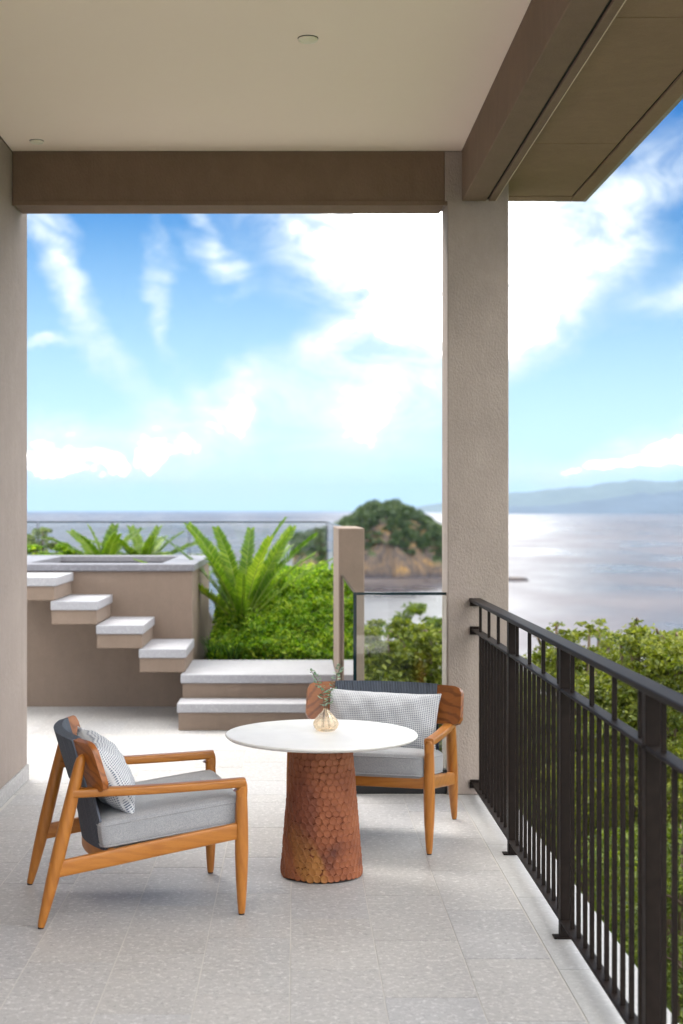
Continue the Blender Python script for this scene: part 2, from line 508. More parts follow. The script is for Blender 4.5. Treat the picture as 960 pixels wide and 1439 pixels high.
def carved():
    m, t, b, o = material('rust_carved_wood')
    v = worldvec(t)
    sp = t.n('ShaderNodeSeparateXYZ'); t.link(v, sp.inputs[0])
    n = t.noise(t.mapping(v, (1.0, 1.0, .7)), 5.0, 4, .55, .8)
    col = t.ramp(n.outputs[0], [(.28, (.11, .026, .012)), (.42, (.25, .070, .022)), (.58, (.34, .108, .038)), (.75, (.42, .155, .062))])
    # flame of ochre heartwood low on the front, a maroon flow above it
    dx = t.math('SUBTRACT', sp.outputs[0], .062); dz = t.math('SUBTRACT', sp.outputs[2], .07)
    n2 = t.noise(v, 11, 3, .5)
    zz = t.math('ADD', dz, t.math('MULTIPLY', dx, 1.25))
    q = t.math('ADD', t.math('ADD', t.math('POWER', t.math('MULTIPLY', dx, 10.5), 2.0), t.math('POWER', t.math('MULTIPLY', zz, 8.0), 2.0)), t.math('MULTIPLY', t.math('SUBTRACT', n2.outputs[0], .5), 1.1))
    col = t.mix(t.rng(q, .4, 1.1, .75, 0), col, (.38, .165, .03))
    dx2 = t.math('SUBTRACT', sp.outputs[0], .035); dz2 = t.math('SUBTRACT', sp.outputs[2], .30)
    q2 = t.math('ADD', t.math('ADD', t.math('POWER', t.math('MULTIPLY', dx2, 17), 2.0), t.math('POWER', t.math('MULTIPLY', dz2, 5.0), 2.0)), t.math('MULTIPLY', t.math('SUBTRACT', n2.outputs[0], .5), 1.4))
    col = t.mix(t.rng(q2, .3, 1.5, .6, 0), col, (.13, .03, .018))
    f = t.noise(v, 150, 4, .7)
    col = t.mix(t.rng(f.outputs[0], .4, .75, 0, .3), col, (.12, .035, .018))
    t.put(b.inputs['Base Color'], col); b.inputs['Roughness'].default_value = .55
    t.link(t.bump(f.outputs[0], .5, .002), b.inputs['Normal'])
    return m
M['carved'] = carved()
M['groove'] = simple('shaded_groove', (.14, .036, .015), .7, 0, .3, 14, .4, .4, 120)  # darker cone under the scales; the grooves' shade is put into its colour

def leaf(name, c1, c2, c3, trans=.35, clump=3.0, rough=.5, obj_var=0.0):
    m, t, b, o = material(name)
    g = t.n('ShaderNodeNewGeometry')
    n = t.noise(worldvec(t), clump, 3, .6)
    rnd = g.outputs['Random Per Island']
    oi = t.n('ShaderNodeObjectInfo')
    f = t.math('ADD', t.math('ADD', t.math('MULTIPLY', rnd, .50 - obj_var), t.math('MULTIPLY', n.outputs[0], .55)), t.math('MULTIPLY', oi.outputs['Random'], obj_var))
    col = t.ramp(f, [(.22, c1), (.5, c2), (.82, c3)])
    t.put(b.inputs['Base Color'], col); b.inputs['Roughness'].default_value = rough; b.inputs['Specular IOR Level'].default_value = .35
    tr = t.n('ShaderNodeBsdfTranslucent'); t.put(tr.inputs[0], t.mix(1.0, col, (1.25, 1.3, .55), 'MULTIPLY'))
    mx = t.n('ShaderNodeMixShader'); mx.inputs[0].default_value = trans
    t.link(b.outputs[0], mx.inputs[1]); t.link(tr.outputs[0], mx.inputs[2]); t.link(mx.outputs[0], o.inputs[0])
    return m
M['leaf_tree'] = leaf('tree_leaf', (.045, .075, .010), (.145, .18, .020), (.30, .32, .05), .38, 1.6)
M['leaf_tree_b'] = leaf('tree_leaf_darker', (.045, .085, .014), (.11, .155, .022), (.21, .26, .045), .38, 1.3)
M['leaf_lime'] = leaf('lime_garden_leaf', (.025, .085, .006), (.15, .30, .012), (.44, .54, .06), .45, 3.4)
M['leaf_dark'] = leaf('dark_garden_leaf', (.02, .05, .012), (.05, .11, .02), (.09, .19, .03), .3, 4)
M['cycad'] = leaf('cycad_leaflet', (.03, .08, .008), (.11, .21, .016), (.32, .40, .05), .38, 3, .38, .22)
M['fern'] = leaf('fern_leaflet', (.04, .09, .008), (.11, .20, .016), (.24, .32, .04), .4, 4, .5, .2)
M['eucalyptus'] = leaf('eucalyptus_leaf', (.08, .16, .10), (.16, .28, .17), (.30, .42, .28), .15, 30)
M['bark'] = simple('grey_brown_bark', (.16, .12, .085), .9, 0, .2, 8, .35, .8, 30)
M['rachis'] = simple('frond_stalk', (.20, .26, .05), .5)
M['far_leaf'] = leaf('headland_canopy', (.018, .04, .012), (.045, .085, .02), (.09, .13, .032), .15, .06)

def glass_sheet(name, tint, fres=1.0):
    m = bpy.data.materials.new(name); m.use_nodes = True; t = NT(m.node_tree)
    tr = t.n('ShaderNodeBsdfTransparent'); t.put(tr.inputs[0], tint)
    gl = t.n('ShaderNodeBsdfGlossy'); gl.inputs['Roughness'].default_value = 0.0; t.put(gl.inputs[0], (1, 1, 1))
    fr = t.n('ShaderNodeFresnel'); fr.inputs['IOR'].default_value = 1.5
    f = t.math('MULTIPLY', fr.outputs[0], fres)
    mx = t.n('ShaderNodeMixShader'); t.link(f, mx.inputs[0]); t.link(tr.outputs[0], mx.inputs[1]); t.link(gl.outputs[0], mx.inputs[2])
    o = t.n('ShaderNodeOutputMaterial'); t.link(mx.outputs[0], o.inputs[0])
    return m
M['glass'] = glass_sheet('clear_sheet_glass', (.95, .975, .97))
M['glass_edge'] = simple('dark_teal_glass_edge', (.008, .022, .026), .12, 0, .6)
def vase_glass():
    m = bpy.data.materials.new('amber_vase_glass'); m.use_nodes = True; t = NT(m.node_tree)
    g = t.n('ShaderNodeBsdfGlass'); t.put(g.inputs[0], (1.0, .94, .85)); g.inputs['Roughness'].default_value = 0.0; g.inputs['IOR'].default_value = 1.45
    tr = t.n('ShaderNodeBsdfTransparent'); t.put(tr.inputs[0], (1, .96, .90))
    mx = t.n('ShaderNodeMixShader'); mx.inputs[0].default_value = .6
    t.link(g.outputs[0], mx.inputs[1]); t.link(tr.outputs[0], mx.inputs[2])
    o = t.n('ShaderNodeOutputMaterial'); t.link(mx.outputs[0], o.inputs[0]); return m
M['vase'] = vase_glass()

# ================================================================== STRUCTURE
G = Geo
# ---- terrace slab and floor with individual tiles
slab = G()
slab.box((-4.5, 1.155), (-2.0, 7.85), (-.45, -.0018)); slab.box((-4.5, .36), (7.85, 11.25), (-.45, -.0020))
floor = link('floor', slab.mesh('floor', M['grout'])); tag(floor, kind='structure')
TW, TL = .30, .60
tile_g = G().box((0, TW - .0042), (0, TL - .0042), (-.0015, 0), .0004)
tile_me = tile_g.mesh('tile', M['tile'])
def place_tile(x0, x1, y0, y1):
    full = abs((x1 - x0) - TW) < 1e-4 and abs((y1 - y0) - TL) < 1e-4
    if full: me = tile_me
    else: me = G().box((0, x1 - x0 - .0035), (0, y1 - y0 - .0035), (-.0015, 0), .0004).mesh('tile', M['tile'])
    o = bpy.data.objects.new('tile', me); COL.objects.link(o); o.parent = floor
    o.location = Vector((x0, y0, random.uniform(-.0002, .0))) - floor.location
OFFS = [0, .33, .12, .45, .21, .02, .39, .27, .51, .08, .18, .36]
def tile_zone(xa, xb, ya, yb):
    k0 = math.floor((xa + .015) / TW)
    for k in range(k0, 40):
        x0 = -.015 + k * TW; x1 = x0 + TW
        if x0 >= xb - .005: break
        xs, xe = max(x0, xa), min(x1, xb)
        if xe - xs < .02: continue
        off = OFFS[k % len(OFFS)]
        j = math.floor((ya - off) / TL)
        while True:
            y0 = off + j * TL; y1 = y0 + TL; j += 1
            if y0 >= yb - .005: break
            ys, ye = max(y0, ya), min(y1, yb)
            if ye - ys < .02: continue
            place_tile(xs, xe, ys, ye)
tile_zone(-1.53, .885, 1.2, 7.75)
tile_zone(-2.73, .30, 7.75, 11.235)

# edge course along the balustrade, paler than the floor tiles, in long pieces
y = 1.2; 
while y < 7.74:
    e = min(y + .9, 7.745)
    part('floor_edge_strip', G().box((.888, 1.158), (y, e - .003), (-.0014, .001), .0005), M['floor_edge_strip'], floor)
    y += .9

# ---- side wall on the left, with tile skirting; near end cut short for sky light
sw = thing('side_wall', (-1.68, 3.6, 0), 'tall taupe rendered wall with a pale tile skirting, left side of the porch', 'wall')
part('wall', G().box((-1.9, -1.545), (2.6, 8.2), (0.0, 3.505), .004), M['stucco_wall'], sw)
y = 2.6
while y < 8.15:
    e = min(y + .6, 8.2)
    part('skirting_tile', G().box((-1.545, -1.532), (y, e - .003), (.001, .09), .0015), M['tile'], sw)
    y += .6

# ---- pillar
pl = thing('pillar', (.997, 7.9, 0), 'square taupe rendered pillar where the black railing ends, carrying the beams', 'pillar')
part('shaft', G().box((.83, 1.163), (7.753, 8.05), (0, 3.34), .005), M['stucco'], pl)
part('upper_block', G().box((.8165, .9275), (7.7515, 8.03), (3.235, 3.505), .003), M['stucco'], pl)

# ---- ceiling, roof slab: cut short out of view so sky light enters the porch
ce = link('ceiling', G().box((-1.544, .907), (2.6, 7.765), (3.51, 3.53)).mesh('ceiling', M['ceiling'])); tag(ce, kind='structure')
rf = link('roof', G().box((-1.92, 1.70), (2.6, 8.06), (3.56, 4.3)).mesh('roof', M['terrace_wall'])); tag(rf, kind='structure')

# ---- cross beam at the end of the porch
cb = thing('cross_beam', (-.36, 7.9, 3.22), 'wide brown rendered beam spanning from the side wall to the pillar', 'beam')
part('beam_body', G().box((-1.543, .8155), (7.765, 8.03), (3.222, 3.5095), .004), M['soffit'], cb)
part('drip_strip', G().box((-1.543, .8295), (7.757, 7.768), (3.212, 3.238), .002), M['soffit'], cb)

# ---- long beam over the railing
eb = thing('edge_beam', (1.0, 3.3, 3.234), 'long brown beam above the railing with a black groove along its underside', 'beam')
part('beam_body', G().box((.908, 1.039), (2.6, 7.751), (3.234, 3.53), .004), M['soffit'], eb)
part('shadow_groove', G().box((1.036, 1.056), (2.6, 7.755), (3.246, 3.5)), M['black_gap'], eb)
part('beam_edge_strip', G().box((1.0535, 1.092), (2.6, 7.759), (3.235, 3.53), .003), M['soffit'], eb)
part('pale_bead', G().box((1.0915, 1.095), (2.6, 7.757), (3.2355, 3.2385)), M['bead'], eb)

# ---- eave outside the beam
ev = thing('eave', (1.4, 3.5, 3.35), 'brown eave soffit of panels and dark joints outside the long beam', 'eave')
part('backing', G().box((1.094, 1.675), (2.6, 8.29), (3.358, 3.56)), M['black_gap'], ev)
yy = [8.155, 6.99, 5.2, 3.4, 2.6]
for i in range(len(yy) - 1):
    part('soffit_panel', G().box((1.096, 1.586), (yy[i + 1] + .004, yy[i] - .004), (3.35, 3.372), .002), M['eave'], ev)
part('border_board', G().box((1.598, 1.674), (2.6, 8.288), (3.347, 3.372), .002), M['eave'], ev)
part('border_board', G().box((1.096, 1.596), (8.167, 8.286), (3.3485, 3.372), .002), M['eave'], ev)
part('fascia', G().box((1.676, 1.70), (2.6, 8.315), (3.352, 3.60), .002), M['fascia'], ev)
part('fascia', G().box((1.094, 1.675), (8.291, 8.315), (3.353, 3.60), .002), M['fascia'], ev)

# ---- downlights
for i, (x, y, r, lab) in enumerate([(.053, 5.91, .041, 'small round off-white downlight near the middle of the ceiling'),
                                    (-1.372, 7.55, .036, 'small recessed downlight in the ceiling corner by the side wall and beam')]):
    dl = thing('downlight', (x, y, 3.51), lab, 'ceiling light', 'round downlights set in the ceiling')
    part('shadow_gap', G().lathe([(r * 1.05, 0), (r * 1.05, -.0012), (r * .9, -.0012), (r * .9, 0)], 28, (x, y, 3.5099), False), M['black_gap'], dl)
    part('trim_ring', G().lathe([(r, -.003), (r, -.009), (r * .92, -.012), (r * .8, -.009), (r * .8, -.003)], 28, (x, y, 3.51)), M['lamp_trim'], dl, auto=40)
    part('lens', G().lathe([(r * .79, -.0035), (r * .79, -.008), (r * .4, -.011), (.002, -.012)], 28, (x, y, 3.51)), M['lens'], dl, auto=40)

# ---- glass balustrades
def glass_panel(parent, a, b, z0, z1, th=.014, ends=(True, True)):
    """a straight sheet from a to b (x, y); the top and end edges are dark teal strips"""
    ax, ay = a; bx, by = b
    d = Vector((bx - ax, by - ay, 0)); L = d.length; d.normalize(); nrm = Vector((-d.y, d.x, 0)) * th / 2
    def prism(p, q, w, za, zb):
        V = [p + w, q + w, q - w, p - w]
        V = [Vector((v.x, v.y, za)) for v in V] + [Vector((v.x, v.y, zb)) for v in V]
        return G().add(V, [(0, 3, 2, 1), (4, 5, 6, 7), (0, 1, 5, 4), (1, 2, 6, 5), (2, 3, 7, 6), (3, 0, 4, 7)])
    pa, pb = Vector((ax, ay, 0)), Vector((bx, by, 0))
    pn = part('glass_panel', prism(pa, pb, nrm * .9, z0, z1 - .016), M['glass'], parent)
    part('polished_edge', prism(pa, pb, nrm, z1 - .0155, z1), M['glass_edge'], pn)
    if ends[1]: part('polished_edge', prism(pb + d * .0005, pb + d * .006, nrm, z0, z1 - .0005), M['glass_edge'], pn)
    part('polished_edge', prism(pa - d * .006, pa - d * .0005, nrm, z0, z1 - .0005), M['glass_edge'], pn)
gb = thing('glass_balustrade', (.5, 7.9, 0), 'low frameless glass balustrade turning a corner between the pillar and brown garden wall', 'glass railing')
glass_panel(gb, (.337, 7.81), (.829, 7.81), .13, 1.10, ends=(True, False))
glass_panel(gb, (.325, 7.81), (.325, 9.832), .13, 1.10)
part('base_channel', G().box((.29, .829), (7.778, 7.842), (.0, .13), .004), M['channel'], gb)
part('base_channel', G().box((.302, .352), (7.843, 9.835), (.0, .10), .004), M['channel'], gb)
gu = thing('glass_balustrade', (-1.2, 16.0, 0), 'long frameless glass screen behind the planting and plunge pool, facing the sea', 'glass railing')
for (xa, xb) in ((-5.2, -2.90), (-2.885, -1.2), (-1.185, .352)):
    glass_panel(gu, (xa + .006, 16.0), (xb - .006, 16.0), .2, 1.425)
glass_panel(gu, (.365, 11.215), (.365, 13.55), .25, 1.423)
glass_panel(gu, (.365, 13.57), (.365, 15.99), .25, 1.424)

# ---- garden wall, steps, platform
gwall = link('garden_wall', G().box((.30, .478), (9.84, 11.2), (-.4, 1.425), .005).mesh('garden_wall', M['terrace_wall']))
tag(gwall, 'narrow brown rendered garden wall between the two glass balustrades, flat topped', 'wall')
s1 = thing('stone_step', (-.26, 10.15, 0), 'wide low bottom step with a pale stone tread, on the terrace floor', 'step', 'stone steps up to the plunge pool')
part('riser_block', G().box((-.822, .297), (10.012, 10.30), (0, .125), .003), M['terrace_wall'], s1)
part('tread_slab', G().box((-.832, .298), (10.0, 10.302), (.126, .19), .005), M['coping'], s1)
s2 = thing('stone_step', (-.26, 10.8, 0), 'deep pale stone landing above the bottom step, in front of the lime garden', 'step', 'stone steps up to the plunge pool')
part('riser_block', G().box((-.816, .296), (10.315, 11.30), (0, .295), .003), M['terrace_wall'], s2)
part('tread_slab', G().box((-.83, .297), (10.303, 11.33), (.296, .36), .005), M['coping'], s2)
XS = [(-1.144, -.797, .535, 'lowest of the floating stone steps, just above the landing'),
      (-1.456, -1.109, .71, 'floating stone step second from the bottom of the flight'),
      (-1.789, -1.442, .885, 'floating stone step third from the bottom, below the topmost one'),
      (-2.15, -1.75, 1.06, 'topmost floating stone step, partly hidden behind the side wall')]
for (xa, xb, z, lab) in XS:
    fs = thing('floating_step', ((xa + xb) / 2, 10.8, z - .17), lab, 'step', 'floating stone steps up to the plunge pool')
    part('tread_slab', G().box((xa, xb), (10.40, 11.235), (z - .066, z), .005), M['coping'], fs)
    part('support_block', G().box((xa + .006, xb - .012), (10.412, 11.236), (z - .17, z - .067), .003), M['terrace_wall'], fs)

# ---- plunge pool
pp = thing('plunge_pool', (-1.9, 12.3, 0), 'raised brown plunge pool with grey stone coping behind the floating steps', 'plunge pool')
part('front_wall', G().box((-3.2, -.815), (11.238, 11.45), (-.4, 1.068), .003), M['terrace_wall'], pp)
part('side_wall', G().box((-1.03, -.8155), (11.451, 13.48), (-.4, 1.0675), .003), M['terrace_wall'], pp)
part('back_wall', G().box((-3.2, -1.031), (13.25, 13.479), (-.4, 1.067), .003), M['terrace_wall'], pp)
part('left_wall', G().box((-3.2, -2.2), (11.451, 13.249), (-.4, 1.0665), .003), M['terrace_wall'], pp)
part('basin_lining', G().box((-2.199, -1.0315), (11.4515, 13.2485), (-.2, .82)), M['coping_grey'], pp)
part('coping', G().box((-3.2, -.797), (11.215, 11.50), (1.069, 1.124), .005), M['coping_grey'], pp)
part('coping', G().box((-1.08, -.7975), (11.503, 13.20), (1.069, 1.124), .005), M['coping_grey'], pp)
part('coping', G().box((-3.2, -.798), (13.203, 13.50), (1.069, 1.124), .005), M['coping_grey'], pp)
part('coping', G().box((-3.2, -2.17), (11.503, 13.20), (1.069, 1.124), .005), M['coping_grey'], pp)
# lining slabs on the far inner face
for i in range(3):
    part('lining_slab', G().box((-2.19 + i * .387, -2.19 + i * .387 + .384), (13.235, 13.249), (.84, 1.066), .002), M['coping_grey'], pp)

# ---- railing
rl = thing('railing', (.98, 4.6, 0), 'black iron railing with square pickets and flat top rail along the porch edge', 'railing')
RX = .98
part('top_rail', G().box((RX - .034, RX + .028), (.6, 7.749), (1.052, 1.072), .003), M['iron'], rl)
part('middle_rail', G().box((RX - .022, RX + .022), (.6, 7.748), (.893, .905), .002), M['iron'], rl)
part('bottom_rail', G().box((RX - .022, RX + .022), (.6, 7.748), (.058, .070), .002), M['iron'], rl)
for (z0, z1) in ((1.04, 1.066), (.885, .912), (.05, .078)):
    part('wall_bracket', G().box((RX - .03, RX + .03), (7.737, 7.7495), (z0 - .012, z1 + .006), .002), M['iron'], rl)
pk_lo = G().box((-.0072, .0072), (-.0072, .0072), (.0705, .8925), .001).mesh('picket', M['iron'])
pk_hi = G().box((-.0072, .0072), (-.0072, .0072), (.9055, 1.0515), .001).mesh('picket', M['iron'])
def put(name, me, loc, parent):
    o = bpy.data.objects.new(name, me); COL.objects.link(o); o.parent = parent
    o.location = Vector(loc) - wloc(parent); return o
posts = [6.41, 5.158, 3.912, 2.665, 1.42]
pitch = 1.2465
for pi_, py in enumerate(posts):
    pg = G().box((RX - .022, RX + .022), (py - .022, py + .022), (.0065, 1.0515), .002)
    po = part('post', pg, M['iron'], rl)
    part('base_plate', G().box((RX - .045, RX + .04), (py - .026, py + .026), (.0022, .0075), .001), M['iron'], po)
step = (pitch - .25) / 9
for bi in range(-1, 5):
    top = posts[bi] - .125 if bi >= 0 else posts[0] + pitch - .125
    for k in range(10):
        y = top - k * step
        if y > 7.70 or y < .65: continue
        put('picket', pk_lo, (RX, y, 0), rl)
        if k % 3 == 0: put('picket', pk_hi, (RX, y, 0), rl)

# ================================================================== FURNITURE
# ---- table
TX, TY = .112, 6.065
tb = thing('round_table', (TX, TY, 0), 'round table with a thin white top on a carved rust wood cone', 'table')
part('tabletop', G().lathe([(.002, .578), (.375, .578), (.398, .583), (.408, .591), (.4095, .595), (.4065, .5995), (.401, .6008), (.002, .601)], 96, (TX, TY, 0), True), M['marble'], tb, auto=30)
part('mounting_plate', G().lathe([(.002, .571), (.205, .571), (.206, .5775), (.002, .5775)], 64, (TX, TY, 0)), M['plate'], tb, auto=30)
def cone_r(z): return .1715 + (.1255 - .1715) * min(1, max(0, z / .57))
part('base_ring', G().lathe([(.15, .0005), (.165, .001), (.168, .008), (.16, .012), (.15, .012)], 48, (TX, TY, 0)), M['foot'], tb, auto=40)
prof = [(.155, .008), (.165, .009), (.170, .018)] + [(cone_r(z) - .0015, z) for z in np.linspace(.03, .5705, 16)]
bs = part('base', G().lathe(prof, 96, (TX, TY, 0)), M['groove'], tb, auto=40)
# carved scales: shallow rounded bosses, each its own piece on the half that faces the terrace view
def scale_mesh(r, hgt, n=10):
    V = []; F = []
    rr = [r, r * .86, r * .74, r * .45]; hh = [-.002, hgt, hgt * .62, hgt * .5]
    for q in range(4):
        for k in range(n):
            th = 2 * math.pi * k / n
            V.append((rr[q] * math.cos(th), -hh[q], rr[q] * math.sin(th)))
    for q in range(3):
        for k in range(n): F.append((q * n + k, q * n + (k + 1) % n, (q + 1) * n + (k + 1) % n, (q + 1) * n + k))
    F.append(tuple(3 * n + k for k in range(n)))
    return V, F
SV, SF = scale_mesh(.0180, .0050)
sc_me = mesh_from('carved_scale', SV, SF, M['carved'], True)
spots = []
rows = 24
for i in range(rows):
    z = .022 + i * .0262
    if z > .562: break
    r = cone_r(z); n = int(round(2 * math.pi * r / .0292))
    for k in range(n):
        th = 2 * math.pi * (k + .5 * (i % 2)) / n + random.uniform(-.016, .016)
        spots.append((th, z + random.uniform(-.0035, .0035), random.uniform(.84, 1.10)))
tilt = math.atan((.1715 - .1255) / .57)
def scale_matrix(th, z, s):
    # local -Y is the outward normal
    r = cone_r(z)
    m = Matrix.Translation((TX + r * math.cos(th), TY + r * math.sin(th), z)) @ Matrix.Rotation(th + math.pi / 2, 4, 'Z') @ Matrix.Rotation(-tilt + .10, 4, 'X') @ Matrix.Rotation(random.uniform(0, 6), 4, 'Y')
    return m @ Matrix.Scale(s, 4)
spots.sort(key=lambda q: math.cos(q[0] + math.pi / 2), reverse=True)
rest = G()
inv = Matrix.Translation(-wloc(tb))
for i, (th, z, s) in enumerate(spots):
    mt = scale_matrix(th, z, s)
    if i < 300:
        o = bpy.data.objects.new('carved_scale', sc_me); COL.objects.link(o); o.parent = tb; o.matrix_local = inv @ mt
    else:
        rest.add([mt @ Vector(v) for v in SV], SF)
part('carved_scales', rest, M['carved'], tb, smooth=True, kind='stuff')

# ---- armchair, built once around its own origin; y is forward
def cshell(w, d, h, r, n=14, puff=.012, bot=0.004):
    """rounded upholstered block centred on x, y; base at z 0"""
    V = []; F = []; half = Vector((w / 2, d / 2, h / 2))
    def addface(ax, sg):
        base = len(V); m = n if ax == 2 else n
        a1, a2 = [(1, 2), (2, 0), (0, 1)][ax]
        for i in range(m + 1):
            for j in range(m + 1):
                p = [0, 0, 0]; p[ax] = sg; 
                ui = -1 + 2 * i / m; vj = -1 + 2 * j / m
                # denser near the edges
                p[a1] = math.copysign(abs(ui) ** .6, ui); p[a2] = math.copysign(abs(vj) ** .6, vj)
                q = Vector((p[0] * half.x, p[1] * half.y, p[2] * half.z))
                inn = Vector([max(-half[k] + r, min(half[k] - r, q[k])) for k in range(3)])
                dv = q - inn
                if dv.length > 1e-9: q = inn + dv.normalized() * r
                uu, vv = q.x / half.x, q.y / half.y
                if q.z > 0: q.z += puff * max(0, 1 - uu ** 4) * max(0, 1 - vv ** 4)
                else: q.z -= bot * max(0, 1 - uu * uu) * max(0, 1 - vv * vv)
                q.z += half.z
                V.append(q)
        for i in range(m):
            for j in range(m):
                f = (base + i * (m + 1) + j, base + (i + 1) * (m + 1) + j, base + (i + 1) * (m + 1) + j + 1, base + i * (m + 1) + j + 1)
                F.append(f if sg > 0 else f[::-1])
    for ax in (0, 1, 2):
        for sg in (1, -1): addface(ax, sg)
    return V, F

def rounded_loop(w, d, r, z, n=6):
    pts = []
    for (cx, cy, a0) in ((w / 2 - r, d / 2 - r, 0), (-w / 2 + r, d / 2 - r, 90), (-w / 2 + r, -d / 2 + r, 180), (w / 2 - r, -d / 2 + r, 270)):
        for k in range(n + 1):
            a = R(a0 + 90 * k / n); pts.append(Vector((cx + r * math.cos(a), cy + r * math.sin(a), z)))
    return pts + [pts[0], pts[1]]

HW = .32          # half distance between leg centres
RF, RB = .38, -.38
BZ0, BZ1 = .505, .688          # backrest band heights
def back_pt(s, t):
    """s across (-.39 .. .39), t up the plank 0..1 -> centre point and outward (front) normal"""
    z = BZ0 + (BZ1 - BZ0) * t
    bow = .095 * (1 - (s / .39) ** 2)
    yc = -.138 - bow - .055 * t
    slope = 2 * .095 * s / .39 ** 2
    n = Vector((-slope, 1, .30)).normalized()
    return Vector((s, yc, z)), n

def make_chair():
    ch = thing('armchair', (0, 0, 0), 'x', 'armchair')
    for sx in (-1, 1):
        x = sx * HW
        # front leg: spindle, thickest at the rail, narrower foot
        zs = [.006, .02, .06, .14, .24, .33, .40, .46, .50, .512]
        rs = [.0125, .0145, .0175, .0225, .0258, .0255, .0235, .0215, .021, .018]
        fl = part('leg', G().sweep([(x, RF, z) for z in zs], rs, rs, (1, 0, 0), 20, 2.0), M['teak_z'], ch, auto=50, local=True)
        part('glide', G().lathe([(.011, 0), (.011, .0062)], 14, (x, RF, 0)), M['foot'], fl)
        # rear leg: leans forward to its rounded top behind the backrest
        zz = [.006, .02, .07, .16, .26, .38, .48, .56, .60, .622, .634, .640]
        rr = [.0125, .0145, .0185, .0235, .0262, .0262, .0245, .0225, .0205, .017, .010, .003]
        path = [(x + sx * .0 , RB + .152 * ((z - .006) / .634) ** .97, z) for z in zz]
        rg = part('leg', G().sweep(path, rr, rr, (1, 0, 0), 20, 2.0), M['teak_z'], ch, auto=50, local=True)
        part('glide', G().lathe([(.011, 0), (.011, .0062)], 14, (x, RB, 0)), M['foot'], rg)
        # arm: slim board, slightly wider towards the back, turned down into the front leg
        n = 14; pa = []; aw = []; ah = []
        for k in range(n):
            u = k / (n - 1); y = -.262 + u * (RF + .012 + .262)
            pa.append((x + sx * .004 * math.sin(u * 3.14), y, .497 + .010 * u - .004 * math.sin(u * 3.14)))
            aw.append(.026 - .004 * u); ah.append(.0165 + .001 * u)
        part('arm', G().sweep(pa, aw, ah, (1, 0, 0), 20, 4.5), M['teak_y'], ch, auto=35, local=True)
        part('arm_joint', G().sweep([(x, RF, .455), (x, RF, .476), (x, RF - .006, .488)], [.0212, .0216, .022], [.0212, .0225, .030], (1, 0, 0), 16, 3.2), M['teak_z'], ch, auto=50, local=True)
        # side rail: rises to the front
        part('side_rail', G().sweep([(x, -.345, .212), (x, -.1, .250), (x, .1, .282), (x, RF + .004, .325)], [.0135] * 4, [.030, .031, .031, .031], (1, 0, 0), 16, 5), M['teak_y'], ch, auto=35, local=True)
        # wing of the backrest
        def fw(u, v, sx=sx):
            s = .225 + (.39 - .225) * u
            # rounded outer corners
            tt = v; rc = .24; cut = 0
            if u > .72:
                q = (u - .72) / .28; cut = .17 * (1 - math.sqrt(max(0, 1 - q * q)))
            tt = cut + (1 - 2 * cut) * v
            return back_pt(sx * s, tt)
        part('back_wing', G().sheet(fw, 14, 8, .024), M['teak_wing'], ch, auto=35, local=True)
    # cord wrapped band
    part('cord_band', G().sheet(lambda u, v: back_pt(-.262 + .524 * u, -.015 + 1.03 * v), 40, 8, .036), M['cord'], ch, auto=60, local=True)
    # front and rear rails, rear one bowed
    part('front_rail', G().sweep([(-HW, RF - .004, .324), (HW, RF - .004, .324)], .012, .030, (0, 1, 0), 16, 5), M['teak_x'], ch, auto=35, local=True)
    rear = [(s, -.10 - .085 * (1 - (s / .32) ** 2), .247) for s in np.linspace(-.305, .305, 17)]
    part('rear_rail', G().sweep(rear, .011, .031, (0, 1, 0), 16, 5), M['teak_x'], ch, auto=35, local=True)
    # cord web from the rear rail up to the band
    def web(u, v):
        s = -.27 + .54 * u
        b = Vector((s * 1.06, -.108 - .085 * (1 - (s * 1.06 / .32) ** 2), .262)); t_, nn = back_pt(s, .04)
        p = b.lerp(t_, v); return p, Vector((0, .97, .2))
    part('cord_web', G().sheet(web, 30, 6, .008), M['cord_dark'], ch, auto=60, local=True)
    # seat deck and slats below the cushion
    a = math.atan2(.325 - .262, RF + .10)
    def tilt(p): return Vector((p[0], p[1] * math.cos(a) - p[2] * math.sin(a), p[1] * math.sin(a) + p[2] * math.cos(a)))
    off = Vector((0, .105, .318))
    V, F = G().box((-.30, .30), (-.20, .262), (-.040, -.030)).V, G().box((0, 1), (0, 1), (0, 1)).F
    part('seat_deck', G().add([tilt(v) + off for v in V], F), M['channel'], ch, local=True)
    V, F = cshell(.604, .565, .116, .032)
    cu = part('seat_cushion', G().add([tilt(Vector(v)) + off + Vector((0, .022, -.016)) for v in V], F), M['fabric'], ch, smooth=True, local=True)
    pg = G()
    for zt in (.094, .016):
        lp = [tilt(p) + off + Vector((0, .022, -.016)) for p in rounded_loop(.602, .563, .04, zt)]
        pg.sweep(lp, .0032, .0032, (0, 0, 1), 6, 2.0, cap=False)
    part('piping', pg, M['fabric'], cu, smooth=True, local=False)
    return ch

chair = make_chair()
# piping was built in chair coordinates: place it relative to the cushion
for c in children_of(chair):
    if c.name.startswith('seat_cushion'):
        for g in children_of(c): pass
def leg_frame(rear, front):
    d = Vector((front[0] - rear[0], front[1] - rear[1])); return math.atan2(d.y, d.x) - math.pi / 2
# left chair: its right-hand side (towards the camera)
rear, front = (-.9437, 5.272), (-.2047, 5.458)
a1 = leg_frame(rear, front)
mid = Vector(((rear[0] + front[0]) / 2, (rear[1] + front[1]) / 2, 0))
fwd = Vector((math.cos(a1 + math.pi / 2), math.sin(a1 + math.pi / 2), 0)); right = Vector((fwd.y, -fwd.x, 0))
C1 = mid - right * HW
chair.location = C1; chair.rotation_euler.z = a1
chair['label'] = 'teak armchair seen from its side, left of the table, with grey cushion'
chair['group'] = 'teak armchairs around the table'
